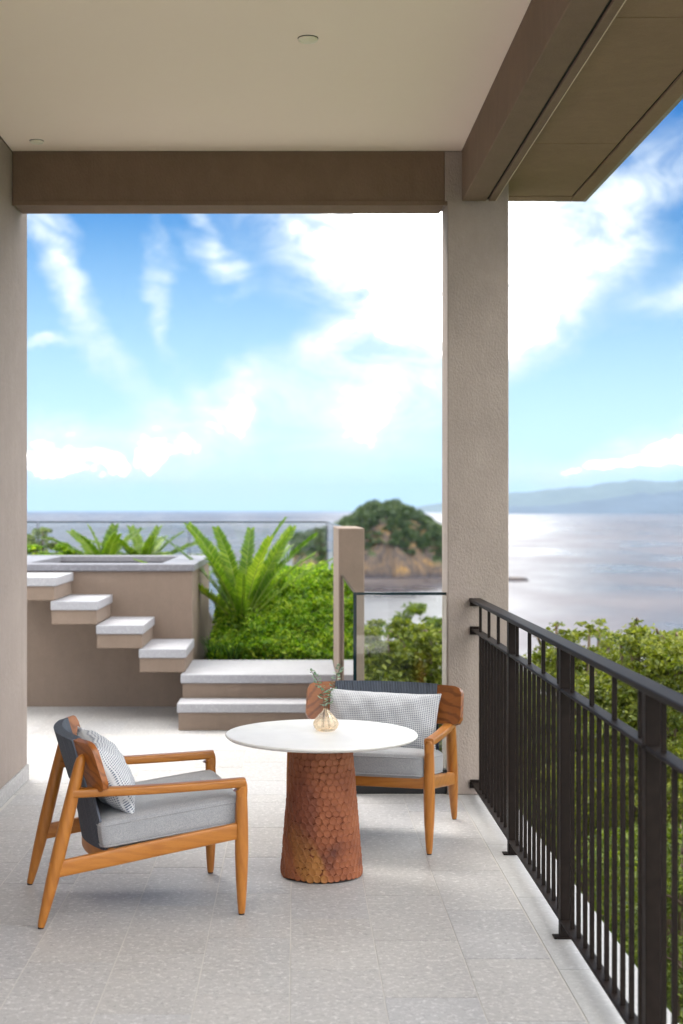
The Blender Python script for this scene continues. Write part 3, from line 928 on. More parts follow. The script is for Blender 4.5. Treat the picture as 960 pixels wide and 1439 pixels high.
# right chair: its left-hand side is towards the railing
chair2 = copy_tree(chair)
rear, front = (.7945, 7.126), (.6065, 6.418)
a2 = leg_frame(rear, front)
mid = Vector(((rear[0] + front[0]) / 2, (rear[1] + front[1]) / 2, 0))
fwd2 = Vector((math.cos(a2 + math.pi / 2), math.sin(a2 + math.pi / 2), 0)); right2 = Vector((fwd2.y, -fwd2.x, 0))
C2 = mid + right2 * HW
chair2.location = C2; chair2.rotation_euler.z = a2
chair2['label'] = 'teak armchair standing behind the table, beside the pillar and railing'

# ---- lumbar pillows
def pillow_mesh(w, h, t, seed):
    rr = random.Random(seed); n = 30; V = []; F = []
    ph = [rr.uniform(0, 6) for _ in range(4)]
    for sg in (1, -1):
        for i in range(n + 1):
            for j in range(n + 1):
                u = math.sin((-1 + 2 * i / n) * math.pi / 2); v = math.sin((-1 + 2 * j / n) * math.pi / 2)
                x = w / 2 * u * (1 - .045 * (1 - v * v)); z = h / 2 * v * (1 - .07 * (1 - u ** 4))
                th = t / 2 * (max(0, 1 - abs(u) ** 2.6) ** .5) * (max(0, 1 - abs(v) ** 2.4) ** .55)
                wr = .004 * math.sin(9 * u + ph[0] + 3 * v) * math.sin(6 * v + ph[1]) + .003 * math.sin(17 * u + ph[2] - 7 * v)
                th += wr * min(1, th / .02)
                V.append((x, sg * th, z + .004 * math.sin(5 * u + ph[3]) * (1 - v * v)))
    m = (n + 1) ** 2
    for i in range(n):
        for j in range(n):
            a, b, c, d = i * (n + 1) + j, (i + 1) * (n + 1) + j, (i + 1) * (n + 1) + j + 1, i * (n + 1) + j + 1
            F.append((a, d, c, b)); F.append((m + a, m + b, m + c, m + d))
    return V, F
def add_pillow(C, fwd, rz, off, tiltx, roll, lab, seed):
    V, F = pillow_mesh(.56, .31, .17, seed)
    me = mesh_from('lumbar_pillow', V, F, M['weave'], True)
    o = bpy.data.objects.new('lumbar_pillow', me); COL.objects.link(o)
    right = Vector((fwd.y, -fwd.x, 0))
    o.location = C + fwd * off[1] + right * off[0] + Vector((0, 0, off[2]))
    o.rotation_euler = (Matrix.Rotation(rz, 4, 'Z') @ Matrix.Rotation(tiltx, 4, 'X') @ Matrix.Rotation(roll, 4, 'Y')).to_euler()
    return tag(o, lab, 'pillow', 'speckled lumbar pillows on the armchairs')
add_pillow(C1, fwd, a1, (0.0, -.108, .522), R(31), R(0), 'speckled grey pillow leaning in the armchair left of the table', 1)
add_pillow(C2, fwd2, a2, (-.005, -.112, .518), R(24), R(-1.2), 'speckled grey pillow on the armchair behind the table', 4)

# ---- vase with eucalyptus
VX, VY, VZ = .132, 6.13, .601
prof_o = [(.030, .0), (.040, .002), (.050, .012), (.0555, .026), (.054, .038), (.046, .052), (.033, .066), (.020, .079), (.0125, .088), (.0105, .094)]
prof_i = [(r - .0022, z if i else .004) for i, (r, z) in enumerate(prof_o)][::-1]
prof_i[-1] = (.028, .004)
va = link('glass_vase', G().lathe(prof_o + [(.0095, .0945)] + prof_i, 40, (VX, VY, VZ)).mesh('glass_vase', M['vase'], True))
tag(va, 'squat pale amber glass vase standing on the white tabletop', 'vase')
def sprig(pts, nleaf, lab, seed, start):
    rr = random.Random(seed)
    sp = thing('eucalyptus_sprig', (VX, VY, VZ + .005), lab, 'sprig', 'eucalyptus sprigs in the vase')
    P_ = [Vector(p) for p in pts]
    fine = []
    for i in range(len(P_) - 1):
        for k in range(6): fine.append(P_[i].lerp(P_[i + 1], k / 6))
    fine.append(P_[-1])
    part('stem', G().sweep(fine, [.0022 - .0012 * i / len(fine) for i in range(len(fine))], [.0022 - .0012 * i / len(fine) for i in range(len(fine))], (1, 0, 0), 6), M['bark'], sp, smooth=True)
    g = G()
    for i in range(nleaf):
        u = start + (1 - start) * i / (nleaf - 1)
        q = u * (len(fine) - 1); a = int(min(q, len(fine) - 2)); p = fine[a].lerp(fine[a + 1], q - a)
        sz = (.0150 - .007 * u) * rr.uniform(.8, 1.15)
        for sd_ in (0, 1):
            th = rr.uniform(0, 6.28) + math.pi * sd_
            d = Vector((math.cos(th), math.sin(th), rr.uniform(.1, .7))).normalized()
            up = Vector((0, 0, 1)); sdv = d.cross(up).normalized(); nn = sdv.cross(d)
            c = p + d * (.004 + sz)
            ring = [c + d * sz * math.cos(2 * math.pi * k / 8) + sdv * sz * .82 * math.sin(2 * math.pi * k / 8) + nn * .15 * sz * math.cos(4 * math.pi * k / 8) for k in range(8)]
            g.add(ring, [tuple(range(8))])
            g.add([p - sdv * .0005, p + sdv * .0005, c - d * sz * .9 + sdv * .0005, c - d * sz * .9 - sdv * .0005], [(0, 1, 2, 3)])
    part('leaves', g, M['eucalyptus'], sp, smooth=True)
    return sp
sprig([(VX - .012, VY + .01, VZ + .012), (VX - .004, VY, VZ + .088), (VX - .014, VY - .005, VZ + .16), (VX - .038, VY - .01, VZ + .218), (VX - .066, VY - .01, VZ + .262)], 16, 'left-leaning eucalyptus sprig in the vase, dark tipped', 3, .32)
sprig([(VX + .015, VY - .008, VZ + .012), (VX + .003, VY, VZ + .09), (VX + .018, VY + .004, VZ + .16), (VX + .048, VY + .006, VZ + .225), (VX + .062, VY + .006, VZ + .278)], 19, 'taller right-leaning eucalyptus sprig in the vase, pale green', 9, .30)

# ================================================================== LANDSCAPE
SEA_Z = EYE - 40.0
def vnoise(x, y, seed=0, octv=4, rough=.5):
    """smooth value noise on numpy arrays, about -1 .. 1"""
    x = np.asarray(x, float); y = np.asarray(y, float); out = 0; amp = 1; tot = 0
    for o in range(octv):
        xi = np.floor(x).astype(np.int64); yi = np.floor(y).astype(np.int64); fx = x - xi; fy = y - yi
        fx = fx * fx * (3 - 2 * fx); fy = fy * fy * (3 - 2 * fy)
        def h(a, b):
            n = (a * 374761393 + b * 668265263 + (seed + o) * 1442695041) & 0x7fffffff
            n = ((n ^ (n >> 13)) * 1274126177) & 0x7fffffff
            return ((n ^ (n >> 16)) & 0xffff) / 32767.5 - 1
        v = (h(xi, yi) * (1 - fx) + h(xi + 1, yi) * fx) * (1 - fy) + (h(xi, yi + 1) * (1 - fx) + h(xi + 1, yi + 1) * fx) * fy
        out = out + v * amp; tot += amp; amp *= rough; x = x * 2.03 + 17.1; y = y * 2.03 + 5.3
    return out / tot

def grid_mesh(name, xs, ys, zf, mat, smooth=True):
    X, Y = np.meshgrid(xs, ys, indexing='ij'); Z = zf(X, Y)
    V = np.stack([X, Y, Z], -1).reshape(-1, 3); nx, ny = len(xs), len(ys)
    i, j = np.meshgrid(np.arange(nx - 1), np.arange(ny - 1), indexing='ij'); a = (i * ny + j).ravel()
    return mesh_from(name, V, np.stack([a, a + ny, a + ny + 1, a + 1], -1), mat, smooth)

# ---- retaining block under the terrace and the garden bed
tbse = link('terrace_base', G().box((-4.5, 1.15), (-2.0, 7.84), (-8, -.451)).box((-4.5, .355), (7.841, 11.25), (-8, -.451)).mesh('terrace_base', M['terrace_wall'])); tag(tbse, kind='structure')
gbed = link('garden_bed', G().box((-.79, .352), (11.335, 15.98), (-8, .27)).box((-5.2, -.7905), (13.50, 15.98), (-8, .268)).mesh('garden_bed', M['soil'])); tag(gbed, kind='structure')

# ---- hillside
def ground_z(x, y):
    d = np.maximum(0, y - 6)
    return np.maximum(-4.6 - .112 * d - .05 * np.abs(x - 2) + 1.1 * vnoise(x / 14, y / 14, 3) + .25 * vnoise(x / 2.5, y / 2.5, 5), SEA_Z - 3)
m, t, b, o = material('scrubby_hillside_ground')
v = worldvec(t); n = t.noise(v, .8, 6, .65); n2 = t.noise(v, 6, 4, .6)
t.put(b.inputs['Base Color'], t.mix(t.rng(n2.outputs[0], .35, .7, 0, .6), t.ramp(n.outputs[0], [(.35, (.035, .06, .014)), (.55, (.07, .095, .025)), (.7, (.15, .125, .07))]), (.05, .07, .02)))
b.inputs['Roughness'].default_value = .95; t.link(t.bump(n2.outputs[0], 1, .15), b.inputs['Normal'])
xs = np.concatenate([np.linspace(-500, -42, 30), np.linspace(-40, 60, 110), np.linspace(63, 600, 36)])
ys = np.concatenate([np.linspace(-60, 4, 14), np.linspace(5, 60, 80), np.linspace(62, 420, 90)])
hs = link('hillside', grid_mesh('hillside', xs, ys, ground_z, m)); tag(hs, kind='structure')

# ---- sea
m, t, b, o = material('grey_mauve_sea')
v = worldvec(t)
w1 = t.noise(t.mapping(v, (.010, .0045, 1)), 1.0, 6, .6, .3); w2 = t.noise(t.mapping(v, (.12, .05, 1)), 1.0, 5, .6)
w3 = t.noise(t.mapping(v, (.0011, .00042, 1)), 1.0, 4, .6, .4)
f = t.math('ADD', t.math('MULTIPLY', w1.outputs[0], .5), t.math('MULTIPLY', w3.outputs[0], .5))
t.put(b.inputs['Base Color'], t.mix(t.rng(f, .38, .62), (.042, .033, .035), (.15, .130, .132)))
b.inputs['IOR'].default_value = 1.33
t.put(b.inputs['Roughness'], t.rng(w1.outputs[0], .35, .65, .22, .46))
t.link(t.bump(t.math('ADD', w2.outputs[0], t.math('MULTIPLY', w1.outputs[0], 2.0)), .35, 1.2), b.inputs['Normal'])
rad = [0, 200, 500, 1200, 3000, 7000, 15000, 30000, 60000]
V = [(0, 0, SEA_Z)]; F = []; ns = 64
for r in rad[1:]: V += [(r * math.cos(2 * math.pi * k / ns), r * math.sin(2 * math.pi * k / ns), SEA_Z) for k in range(ns)]
F += [(0, 1 + k, 1 + (k + 1) % ns) for k in range(ns)]
for q in range(len(rad) - 2): F += [(1 + q * ns + k, 1 + (q + 1) * ns + k, 1 + (q + 1) * ns + (k + 1) % ns, 1 + q * ns + (k + 1) % ns) for k in range(ns)]
sea = link('sea', mesh_from('sea', V, F, m)); tag(sea, kind='structure')

# ---- headland: cliffs with a wooded top
ISX = [411, 418, 437, 456, 470, 487, 503, 525, 550, 572, 597, 621, 660, 690, 712]
ISY = [778, 761, 757, 754, 748, 738, 726, 715, 711, 717, 727, 748, 780, 800, 822]
def island_h(x, y):
    # taper with distance from the spine; H is the height of the ground above the sea
    px = 415 + x / 870 * 2000
    top = np.interp(px, ISX, ISY, left=860, right=860)
    H = np.maximum(EYE - (top - 717) / 2000 * 870 - SEA_Z, 0) * (np.abs(px - 560) < 156)
    yy = y + 9 * vnoise(x / 16, y / 50, 11) + 3.5 * vnoise(x / 5, y / 9, 12)
    front = np.clip((yy - 838) / 26, 0, 1); back = np.clip((960 - yy) / 60, 0, 1)
    f = (front ** .55) * (back * back * (3 - 2 * back))
    # gullies that cut the cliff
    g = 1 - .28 * np.clip(vnoise(x / 9, y / 60, 21) + .1, 0, 1) * (1 - front * .6)
    rim = .80 + .20 * np.clip((yy - 850) / 40, 0, 1)
    z = SEA_Z - 1.5 + (H + 1.5) * f * g * rim + (3.2 * vnoise(x / 8, y / 8, 31) + 1.2 * vnoise(x / 3, y / 3, 33)) * np.minimum(1, H * f / 9)
    return z
m, t, b, o = material('headland_rock')
v = worldvec(t)
n = t.noise(t.mapping(v, (1, 1, .7)), .11, 7, .68, .7); n2 = t.noise(v, .5, 6, .7)
col = t.ramp(n.outputs[0], [(.34, (.05, .04, .038)), (.46, (.12, .088, .07)), (.56, (.24, .155, .085)), (.64, (.46, .26, .06))])
col = t.mix(t.rng(n2.outputs[0], .45, .7, 0, .6), col, (.09, .08, .075))
sp = t.n('ShaderNodeSeparateXYZ'); t.link(v, sp.inputs[0])
col = t.mix(t.rng(sp.outputs[2], SEA_Z + 1, SEA_Z + 4.5, .85, 0), col, (.055, .05, .06))
gm = t.n('ShaderNodeNewGeometry'); sn = t.n('ShaderNodeSeparateXYZ'); t.link(gm.outputs['Normal'], sn.inputs[0])
col = t.mix(t.math('MULTIPLY', t.rng(sn.outputs[2], .62, .8), t.rng(sp.outputs[2], SEA_Z + 6, SEA_Z + 10)), col, (.05, .075, .022))
t.put(b.inputs['Base Color'], col); b.inputs['Roughness'].default_value = .95
t.link(t.bump(n2.outputs[0], 1, 1.5), b.inputs['Normal'])
xs = np.linspace(-8, 136, 190); ys = np.linspace(832, 970, 110)
isl = link('headland', grid_mesh('headland', xs, ys, island_h, m, False)); tag(isl, kind='structure')

def leaf_cards(name, C, size, mat, up=.5, aspect=.5, fold=.25, seed=1):
    """one mesh of many small folded leaves centred on the points C"""
    rg = np.random.default_rng(seed); n = len(C)
    nrm = rg.normal(size=(n, 3)); nrm /= np.linalg.norm(nrm, axis=1)[:, None]; nrm[:, 2] = np.abs(nrm[:, 2]) * (1 - up) + up
    nrm /= np.linalg.norm(nrm, axis=1)[:, None]
    a = rg.normal(size=(n, 3)); a -= nrm * (a * nrm).sum(1)[:, None]; a /= np.linalg.norm(a, axis=1)[:, None]
    bb = np.cross(nrm, a); s = (np.asarray(size) * rg.uniform(.65, 1.3, n))[:, None]
    V = np.stack([C - a * s * .5, C + bb * s * aspect * .5 + nrm * s * fold * .3, C + a * s * .5 - nrm * s * .1, C - bb * s * aspect * .5 + nrm * s * fold * .3], 1).reshape(-1, 3)
    F = np.arange(4 * n, dtype=np.int32).reshape(-1, 4)
    return mesh_from(name, V, F, mat, False)

# forest on the headland: crown-sized clumps of foliage
rg = np.random.default_rng(5); cx = rg.uniform(-2, 128, 9000); cy = rg.uniform(842, 945, 9000); cz = island_h(cx, cy)
slope = np.abs(island_h(cx, cy + 1.5) - island_h(cx, cy - 1.5)) / 3
hh = cz - SEA_Z
keep = (hh > 6) & ((slope < 1.3) | (rg.uniform(size=9000) < .16)) & ((hh > 13 + 9 * vnoise(cx / 11, cy / 11, 41)) | (rg.uniform(size=9000) < .10))
cx, cy, cz = cx[keep][:2400], cy[keep][:2400], cz[keep][:2400]
cr = rg.uniform(1.3, 4.0, len(cx)); PTS = []
for i in range(len(cx)):
    k = int(16 * cr[i]); dd = rg.normal(size=(k, 3)); dd /= np.linalg.norm(dd, axis=1)[:, None]; dd[:, 2] = np.abs(dd[:, 2]) * .8
    PTS.append(np.array([cx[i], cy[i], cz[i] + .6 * cr[i]]) + dd * cr[i] * rg.uniform(.55, 1.0, (k, 1)))
fo = link('headland_forest', leaf_cards('headland_forest', np.concatenate(PTS), 1.25, M['far_leaf'], .35, .8, .3, 6))
tag(fo, 'dark green wood covering the top of the distant rocky headland', 'forest', kind='stuff')

# rocks in the sea beside the headland
def rock(name, c, rx, ry, rz, lab, seed, grp=None):
    n = 14; V = []; F = []
    for i in range(n + 1):
        ph = -math.pi / 2 + math.pi * i / n
        for k in range(2 * n):
            th = math.pi * k / n; x, y, z = math.cos(ph) * math.cos(th), math.cos(ph) * math.sin(th), math.sin(ph)
            q = 1 + .35 * float(vnoise(x * 1.9 + seed, y * 1.9 + z * 1.7, seed))
            V.append((c[0] + rx * x * q, c[1] + ry * y * q, c[2] + rz * z * q))
    for i in range(n):
        for k in range(2 * n): F.append((i * 2 * n + k, i * 2 * n + (k + 1) % (2 * n), (i + 1) * 2 * n + (k + 1) % (2 * n), (i + 1) * 2 * n + k))
    o = link(name, mesh_from(name, V, F, bpy.data.materials['headland_rock'])); tag(o, lab, 'rock', grp)
rock('sea_rock', (124, 805, SEA_Z), 9.5, 5, 1.9, 'low dark rock awash in the sea just past the pillar', 3)
rock('sea_rock', (70, 838, SEA_Z), 24, 3, .9, 'long flat dark reef at the foot of the headland', 8)

# ---- far mountain ridges across the water
def ridge(name, D, depth, pxs, pys, seed, c):
    X = [(p - 415) / 2000 * D for p in pxs]; H = [EYE - (q - 717) / 2000 * D - SEA_Z for q in pys]
    xs = np.linspace(X[0], X[-1], 260); ys = np.linspace(D - depth, D + depth, 25)
    def zf(x, y):
        h = np.interp(x, X, H); t_ = 1 - np.abs(y - D) / depth
        return SEA_Z - 6 + (h + 6) * np.clip(t_, 0, 1) ** .9 * (1 + .10 * vnoise(x / (D * .012), y / (D * .02), seed, 5, .6) * (1 + (1 - t_) * 1.5)) * (1 - .0 * x)
    m, t, b, o = material(name + '_slopes')
    n = t.noise(worldvec(t), .0016, 6, .6); t.put(b.inputs['Base Color'], t.mix(t.rng(n.outputs[0], .35, .65), c, tuple(q * 1.4 for q in c))); b.inputs['Roughness'].default_value = 1
    o = link(name, grid_mesh(name, xs, ys, zf, m)); tag(o, kind='structure')
ridge('mountain_ridge', 17000, 1500, [640, 690, 715, 760, 800, 825, 850, 880, 905, 918, 940, 960, 1010, 1100, 1200, 1400],
      [718, 714, 711.5, 711, 708, 704, 701, 697, 692, 694, 691, 689, 686, 694, 704, 719], 51, (.05, .07, .095))
ridge('mountain_ridge', 27000, 2000, [560, 640, 715, 760, 800, 830, 860, 880, 892, 910, 935, 960, 1040, 1150, 1300, 1500],
      [718, 702, 692.5, 690, 686, 682, 678, 675, 673, 675, 677, 677, 672, 684, 700, 719], 61, (.08, .10, .09))

# ---- trees
def tree(name, base, blobs, nleaf, size, mat, lab, cat='tree', grp=None, seed=1, up=.45, trunk_r=.09, trunk=True, fork=.55):
    """blobs: (x, y, z, rx, ry, rz) clumps of the crown; trunk with limbs that run out into them"""
    rg = np.random.default_rng(seed); rr = random.Random(seed)
    root = thing(name, base, lab, cat, grp)
    B = np.array(blobs, float); vol = (B[:, 3] * B[:, 4] * B[:, 5]) ** .75; vol /= vol.sum()
    pts = []
    for q, w in zip(B, vol):
        k = int(nleaf * w); nc = max(5, int(k / 85))
        dd = rg.normal(size=(nc, 3)); dd /= np.linalg.norm(dd, axis=1)[:, None]; dd *= rg.uniform(.35, 1.18, (nc, 1)) ** .7
        cc = q[:3] + dd * q[3:6]
        sz = .17 * (q[3:6].mean() ** .6) * rg.uniform(.6, 1.25, (nc, 1))
        idx = rg.integers(0, nc, k); off = rg.normal(size=(k, 3)) * np.array([.70, .70, .26])
        pts.append(cc[idx] + off * sz[idx])
    pts = np.concatenate(pts)
    link('crown', leaf_cards('crown', pts, size, mat, up, .5, .3, seed), root)
    if trunk:
        g = G(); bz = Vector(base); cen = Vector(B[:, :3].mean(0))
        fk = bz.lerp(cen, fork) + Vector((rr.uniform(-.2, .2), rr.uniform(-.2, .2), 0))
        tp = [bz.lerp(fk, k / 6) + Vector((.05 * math.sin(k * 1.3), .05 * math.cos(k * 1.7), 0)) for k in range(7)]
        g.sweep(tp, [trunk_r * (1 - .07 * k) for k in range(7)], [trunk_r * (1 - .07 * k) for k in range(7)], (1, 0, 0), 9)
        link('trunk', g.mesh('trunk', M['bark'], True), root)
        g = G()
        for q in B:
            e = Vector(q[:3]); ctrl = fk.lerp(e, .5) + Vector((0, 0, -.15 * (e - fk).length))
            pa = [fk.lerp(ctrl, k / 7).lerp(ctrl.lerp(e, k / 7), k / 7) for k in range(8)]
            r0 = trunk_r * .5; ra = [r0 * (1 - .11 * k) for k in range(8)]
            g.sweep(pa, ra, ra, (1, 0, 0), 7)
            for k in range(5):
                s_ = pa[rr.randint(3, 7)]; dv = Vector((rr.uniform(-1, 1), rr.uniform(-1, 1), rr.uniform(-.1, .8))) * float(q[3]) * .8
                g.sweep([s_, s_ + dv * .5 + Vector((0, 0, .03)), s_ + dv], [r0 * .28, r0 * .18, r0 * .08], [r0 * .28, r0 * .18, r0 * .08], (1, 0, .1), 5)
        link('limbs', g.mesh('limbs', M['bark'], True), root)
    return root

def blob(px, py, d, r, flat=.7):
    p = P(px, py, d); return (p.x, p.y, p.z, r, r, r * flat)
GR = 'trees on the slope beyond the balcony'
def gz(x, y): return float(ground_z(np.array([x]), np.array([y]))[0])
def slope_tree(x, y, blobs, n, size, mat, lab, seed, **kw):
    tree('tree', (x, y, gz(x, y) - .1), blobs, n, size, M[mat], lab, 'tree', GR, seed, **kw)
slope_tree(2.15, 11.6, [blob(782, 884, 11.2, .07), blob(829, 880, 11.2, .09), blob(800, 893, 11.3, .10), blob(856, 903, 11.3, .08), blob(842, 890, 11.3, .06), blob(760, 905, 11.3, .10), blob(785, 925, 11.3, .26), blob(812, 912, 11.2, .18), blob(835, 912, 11.8, .26), blob(765, 965, 11.6, .36), blob(815, 985, 11.2, .45), blob(850, 960, 11.5, .35), blob(745, 1030, 11.4, .35), blob(790, 1070, 11.2, .55), blob(850, 1080, 11, .5), blob(800, 1180, 11.3, .6)],
           32000, .042, 'leaf_tree', 'yellow-green tree whose uneven top shows beyond the railing nearest the pillar', 11)
slope_tree(2.75, 10.1, [blob(892, 876, 10.2, .05), blob(896, 890, 10.2, .09), blob(872, 900, 10.2, .06), blob(926, 893, 10, .07), blob(951, 896, 9.8, .07), blob(938, 905, 9.8, .08), blob(888, 917, 10.1, .24), blob(925, 905, 10, .18), blob(950, 912, 9.8, .2), blob(910, 945, 10, .4), blob(950, 965, 9.7, .4), blob(880, 985, 10.3, .36), blob(930, 1040, 9.8, .5), blob(890, 1120, 10, .55), blob(960, 1120, 9.5, .5), blob(985, 930, 9.6, .35)],
           32000, .040, 'leaf_tree', 'broad yellow-green tree with a pointed top shoot beyond the middle of the railing', 12)
slope_tree(2.5, 8.4, [blob(905, 1230, 8.7, .42), blob(960, 1200, 8.3, .42), blob(850, 1290, 9, .45), blob(930, 1330, 8.4, .5), blob(990, 1290, 8.1, .5), blob(870, 1400, 8.7, .5), blob(950, 1450, 8.2, .5)],
           13000, .045, 'leaf_tree_b', 'lower darker green tree seen between the pickets at the near end of the railing', 13)
slope_tree(2.4, 13.8, [blob(730, 1010, 14, .4), blob(770, 1110, 13.8, .6), blob(720, 1150, 13.5, .6), blob(760, 1250, 13.4, .8), blob(830, 1220, 13.2, .8), blob(820, 1330, 13, .8), blob(740, 1350, 13.3, .8)],
           15000, .065, 'leaf_tree_b', 'dark green tree low behind the railing pickets next to the pillar', 14)
slope_tree(1.0, 13.4, [blob(545, 892, 13.2, .24), blob(568, 905, 13.4, .3), blob(606, 893, 13.1, .26), blob(590, 930, 13.2, .34), blob(540, 945, 13.4, .36), blob(630, 930, 13, .35), blob(520, 925, 13.5, .2), blob(570, 980, 13.2, .5), blob(620, 1010, 13, .5), blob(525, 1010, 13.4, .45), blob(580, 1080, 13.2, .6)],
           24000, .052, 'leaf_tree', 'green tree showing through the low glass balustrade left of the pillar', 15)
slope_tree(1.5, 20, [blob(520, 905, 20, .45), blob(590, 885, 21, .5), blob(640, 890, 20, .5), blob(560, 940, 19, .8), blob(640, 960, 19, .9), blob(500, 960, 20, .7)],
           9000, .11, 'leaf_tree_b', 'duller green tree farther down the slope, behind the tree in the low glass', 16)
slope_tree(5.2, 19, [blob(860, 935, 19, .6), blob(930, 925, 19.5, .7), blob(1000, 930, 19, .8), blob(790, 960, 19, .7), blob(880, 1020, 18.5, 1.1), blob(970, 1040, 18.5, 1.1), blob(780, 1060, 18.5, 1.0)],
           10000, .10, 'leaf_tree_b', 'dull green tree farther down the slope, behind the yellow-green treetops', 17)
tree('tree', (-3.1, 19.5, gz(-3.1, 19.5) - .1), [blob(48, 775, 19.5, .28), blob(80, 762, 19.3, .16), blob(60, 748, 19.4, .10), blob(92, 782, 19.4, .22), blob(110, 790, 19.2, .16), blob(20, 760, 19.5, .4), blob(55, 815, 19.4, .5)],
     5200, .075, M['leaf_tree_b'], 'thin feathery tree behind the glass screen next to the side wall', 'tree', None, 18, fork=.8)

# scrub that carpets the slope below and beyond the trees
rg = np.random.default_rng(9); nC = 2600
sx = rg.uniform(.6, 40, nC); sy = 9 + 85 * rg.uniform(size=nC) ** 1.3; ok = (sx > 1.4) | (sy > 16.5); sx, sy = sx[ok], sy[ok]
sx = np.where(rg.uniform(size=len(sx)) < .35, -sx * .6, sx); okk = (sx > 0) | (sy > 18.5); sx, sy = sx[okk], sy[okk]
sz = ground_z(sx, sy); PTS = []; SZ = []
for i in range(len(sx)):
    r = rg.uniform(.5, 1.0) * (1 + sy[i] / 60); k = int(24 + 14 * rg.uniform()); dd = rg.normal(size=(k, 3)); dd /= np.linalg.norm(dd, axis=1)[:, None]; dd[:, 2] = np.abs(dd[:, 2]) * 1.1
    PTS.append(np.array([sx[i], sy[i], sz[i]]) + dd * r * rg.uniform(.5, 1, (k, 1))); SZ.append(np.full(k, .13 + sy[i] * .004))
o = link('scrub', leaf_cards('scrub', np.concatenate(PTS), np.concatenate(SZ), M['leaf_tree_b'], .4, .6, .3, 19)); tag(o, 'green scrub carpeting the slope below the trees', 'undergrowth', kind='stuff')

# ---- garden planting
def mound_z(x, y):
    base = .42 + .50 * np.clip((y - 11.45) / 1.35, 0, 1) ** .8
    left = np.clip((x + .78) / .42, 0, 1)
    return base * (.72 + .28 * left) + .14 * vnoise(x * 3.4, y * 2.6, 71) + .07 * vnoise(x * 9, y * 9, 72)
def scatter(n, xa, xb, ya, yb, lo, hi, seed, fz):
    rg = np.random.default_rng(seed); x = rg.uniform(xa, xb, n); y = ya + (yb - ya) * rg.uniform(size=n) ** 1.2
    u = rg.uniform(size=n); z = fz(x, y) - lo - (hi - lo) * u * u
    return np.stack([x, y, z], 1)
o = link('lime_groundcover', leaf_cards('lime_groundcover', np.concatenate([scatter(30000, -.70, .345, 11.42, 13.6, -.03, .22, 81, mound_z), scatter(5000, -.76, .34, 13.6, 15.6, -.03, .25, 82, mound_z)]), .043, M['leaf_lime'], .35, .42, .3, 83))
tag(o, 'mass of bright lime green leafy shrubs filling the garden bed behind the landing', 'shrubs', kind='stuff')
# leafy shoots standing out of the mass
rg = np.random.default_rng(90); SH = []
for k in range(260):
    x, y = rg.uniform(-.68, .33), rg.uniform(11.5, 13.2); z = float(mound_z(np.array([x]), np.array([y]))[0]); hgt = rg.uniform(.05, .15); dx, dy = rg.normal(size=2) * .03
    u = np.linspace(0, 1, 14); SH.append(np.stack([x + dx * u, y + dy * u, z - .02 + hgt * u], 1) + rg.normal(size=(14, 3)) * .012)
o = link('lime_shoots', leaf_cards('lime_shoots', np.concatenate(SH), .042, M['leaf_lime'], .15, .36, .3, 84)); tag(o, 'young lime green shoots rising out of the shrubs behind the landing', 'shrubs', kind='stuff')

def blades(name, cx, cy, cz, n, L, w, mat, lab, cat, seed, lean=.6):
    rr = random.Random(seed); g = G()
    for i in range(n):
        th = rr.uniform(0, 2 * math.pi); ln = L * rr.uniform(.6, 1.1); le = lean * rr.uniform(.3, 1.2)
        dv = Vector((math.cos(th), math.sin(th), 0)); sd_ = Vector((-dv.y, dv.x, 0)) * w / 2; p0 = Vector((cx, cy, cz)) + dv * rr.uniform(0, .05)
        pts = []
        for k in range(6):
            u = k / 5; pts.append(p0 + dv * ln * le * u ** 1.6 + Vector((0, 0, ln * (u - .45 * le * u ** 2.4))))
        V = []
        for k, p in enumerate(pts):
            ww = (1 - (k / 5) ** 2.2) * .95 + .05; V += [p - sd_ * ww, p + sd_ * ww]
        g.add(V, [(2 * k, 2 * k + 1, 2 * k + 3, 2 * k + 2) for k in range(5)])
    o = link(name, g.mesh(name, mat, True)); tag(o, lab, cat)
    return o
for i, (x, y, lab) in enumerate([(-.66, 11.52, 'tuft of dark strappy leaves against the corner of the pool wall, at the landing edge'),
                                 (-.50, 11.45, 'tuft of dark strappy leaves at the back edge of the landing, below the cycad'),
                                 (-.68, 11.95, 'tuft of dark strappy leaves along the side of the pool wall')]):
    blades('grass_tuft', x, y, .30, 60, .26, .014, M['leaf_dark'], lab, 'plant', 101 + i)

def frond_geo(L, nl, ll, lw, curve, roll, seed, taper=1.0, vee=.35):
    """frond in its own frame: grows along +Y from the origin, upper side +Z"""
    rr = random.Random(seed); g = G(); pts = []
    p = Vector((0, 0, 0)); a = 0.0; n = 20
    for k in range(n + 1):
        pts.append(p.copy()); a -= curve * (k / n) / n * 2; p = p + Vector((0, math.cos(a), math.sin(a))) * L / n
    st = G().sweep(pts, [.007 * (1 - .8 * k / n) for k in range(n + 1)], [.005 * (1 - .8 * k / n) for k in range(n + 1)], (1, 0, 0), 6)
    for i in range(nl):
        u = .16 + .84 * i / (nl - 1); q = u * n; k = min(int(q), n - 1); c = pts[k].lerp(pts[k + 1], q - k); t_ = (pts[k + 1] - pts[k]).normalized()
        prof = min(1, (u - .10) * 4.5) * (1 - max(0, u - .55) ** 1.7 * 1.9 * taper)
        l = ll * max(.12, prof) * rr.uniform(.82, 1.12)
        up = Vector((1, 0, 0)).cross(t_)
        for s in (-1, 1):
            fwd_ = .45 + .5 * u
            dv = (Vector((s, 0, 0)) + t_ * fwd_ + up * vee + Vector((0, 0, rr.uniform(-.16, .16)))).normalized()
            w = dv.cross(up).normalized() * lw / 2
            m_ = c + dv * l * .5 + up * l * .04; e = c + dv * l - up * l * .05
            g.add([c - w * .6, c + w * .6, m_ + w, m_ - w, e], [(0, 1, 2, 3), (3, 2, 4)])
    return st, g
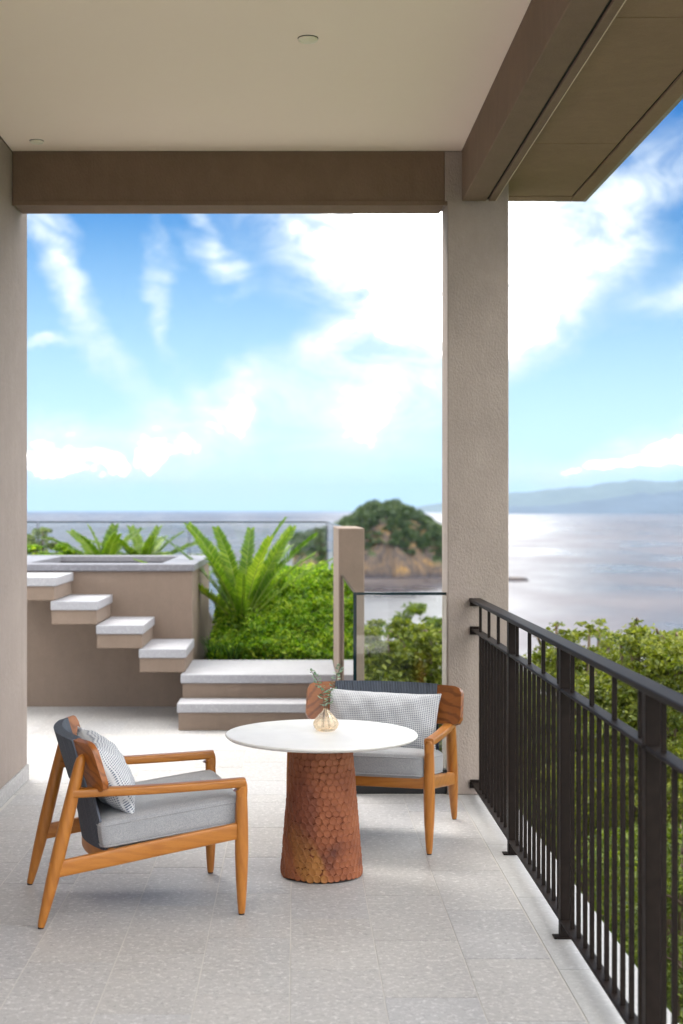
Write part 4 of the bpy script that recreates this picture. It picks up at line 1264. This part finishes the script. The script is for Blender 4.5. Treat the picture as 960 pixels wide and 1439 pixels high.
def frond_plant(name, base, specs, leafmat, lab, cat, ll, lw, nl, seed, curve=.5, stem=None, taper=1.0, face=.8):
    root = thing(name, base, lab, cat); rr = random.Random(seed)
    if stem:
        g = G().lathe([(.05, 0), (stem[0], .04), (stem[0] * .95, stem[1] * .6), (stem[0] * .6, stem[1]), (.01, stem[1] + .02)], 20, base)
        part('trunk', g, M['bark'], root, auto=50)
    for i, (azd, eld, L, cv) in enumerate(specs):
        st, lf = frond_geo(L, nl, ll, lw, .06, 0, seed + i, taper)
        d = Vector((math.sin(R(azd)) * math.cos(R(eld)), math.cos(R(azd)) * math.cos(R(eld)), math.sin(R(eld))))
        nat = Vector((-math.sin(R(azd)) * math.sin(R(eld)), -math.cos(R(azd)) * math.sin(R(eld)), math.cos(R(eld))))
        tw = rr.uniform(-.5, 1.3) * face                      # every frond is twisted on its stalk by its own amount
        n_ = (nat * (1 - min(1, abs(tw))) + Vector((rr.uniform(-.4, .4), -1 if tw > 0 else 1, .15)) * abs(tw)); n_ = (n_ - d * n_.dot(d)).normalized()
        x_ = d.cross(n_)
        mt = Matrix.Translation(Vector(base) + Vector((0, 0, stem[1] * .8 if stem else 0))) @ Matrix(((x_.x, d.x, n_.x), (x_.y, d.y, n_.y), (x_.z, d.z, n_.z))).to_4x4()
        # droop always bends the frond away from the vertical
        off = mt @ Vector((0, .03, 0)) - mt @ Vector((0, 0, 0))
        out = Vector((math.sin(R(azd)), math.cos(R(azd)), -.35))
        def place(v, L=L, cv=cv):
            v = Vector(v); u = max(0, v.y) / L
            return mt @ v + off + out * L * .36 * cv * u ** 2.2
        fr = part('frond', G().add([place(v) for v in lf.V], lf.F), leafmat, root)
        part('stalk', G().add([place(v) for v in st.V], st.F), M['rachis'], fr, smooth=True)
    return root
# azimuth clockwise from +Y, elevation, length, droop
cy_specs = [(80, 80, 1.0, .5), (-75, 75, .98, .6), (-60, 84, .90, .5), (84, 65, .95, .6), (78, 50, .98, .8), (-84, 62, .94, .6), (-92, 50, .90, .9),
            (10, 76, .9, .4), (150, 70, .88, .5), (-140, 66, .88, .55), (118, 56, .85, .6), (-112, 50, .80, .7), (35, 55, .9, .5), (-30, 58, .9, .5), (178, 52, .7, .8),
            (100, 70, .95, .3), (60, 68, .95, .35), (-100, 70, .95, .35)]
frond_plant('cycad', (-.455, 12.15, .42), cy_specs, M['cycad'], 'large cycad with a crown of upright feathery fronds in the lime garden', 'cycad', .105, .0165, 58, 200, stem=(.075, .13))
fn = [(-70, 66, .50, .8), (-50, 78, .52, .6), (30, 82, .50, .5), (75, 68, .52, .8), (85, 50, .56, 1.0), (-86, 50, .56, 1.0), (150, 68, .46, .8), (-150, 64, .46, .8), (5, 56, .5, .8), (-88, 34, .50, .9), (88, 32, .50, .9)]
frond_plant('fern', (-1.88, 14.0, .90), fn[:], M['fern'], 'fern with short broad fronds behind the pool, nearer the side wall', 'fern', .10, .016, 40, 300, taper=.8)
frond_plant('fern', (-1.50, 14.15, .88), [(a + 12, e - 2, l, c) for a, e, l, c in fn[1:]], M['fern'], 'fern with short broad fronds behind the pool, nearer the cycad', 'fern', .10, .016, 40, 320, taper=.8)
# soil mound under the ferns, behind the pool
o = link('fern_mound', grid_mesh('fern_mound', np.linspace(-5.0, -.85, 50), np.linspace(13.52, 15.9, 30), lambda x, y: .26 + .64 * np.clip((y - 13.5) / .35, 0, 1) * np.clip((15.95 - y) / .6, 0, 1) * np.clip((-.83 - x) / .3, 0, 1) + .03 * vnoise(x * 4, y * 4, 77), M['soil'])); tag(o, kind='structure')
o = link('low_foliage', leaf_cards('low_foliage', scatter(7000, -3.4, -.9, 13.6, 15.6, -.10, .1, 85, lambda x, y: .92 + .10 * vnoise(x * 3, y * 3, 78)), .05, M['leaf_lime'], .3, .45, .3, 86))
tag(o, 'low green foliage in the bed behind the pool', 'foliage', kind='stuff')
tree('shrub', (-2.62, 14.6, .85), [blob(72, 785, 14.6, .09), blob(100, 780, 14.6, .07), blob(50, 778, 14.7, .12), blob(85, 770, 14.6, .05)], 1600, .045, M['leaf_lime'], 'small lime green shrub behind the pool beside the side wall', 'shrub', None, 21, trunk_r=.012, fork=.4)

# ---- haze over the water
HB = 62000.0
hz = G().box((-HB, HB), (-HB, HB), (SEA_Z - 4, 1050)).mesh('haze', None)
m = bpy.data.materials.new('sea_haze'); m.use_nodes = True; t = NT(m.node_tree)
vp = t.n('ShaderNodeVolumePrincipled'); t.put(vp.inputs['Color'], (.33, .50, .74)); vp.inputs['Density'].default_value = 2e-5; vp.inputs['Anisotropy'].default_value = .0
o = t.n('ShaderNodeOutputMaterial'); t.link(vp.outputs[0], o.inputs['Volume'])
hz.materials.append(m)
ho = bpy.data.objects.new('haze', hz); COL.objects.link(ho); tag(ho, 'thin pale sea haze', 'haze', kind='stuff')
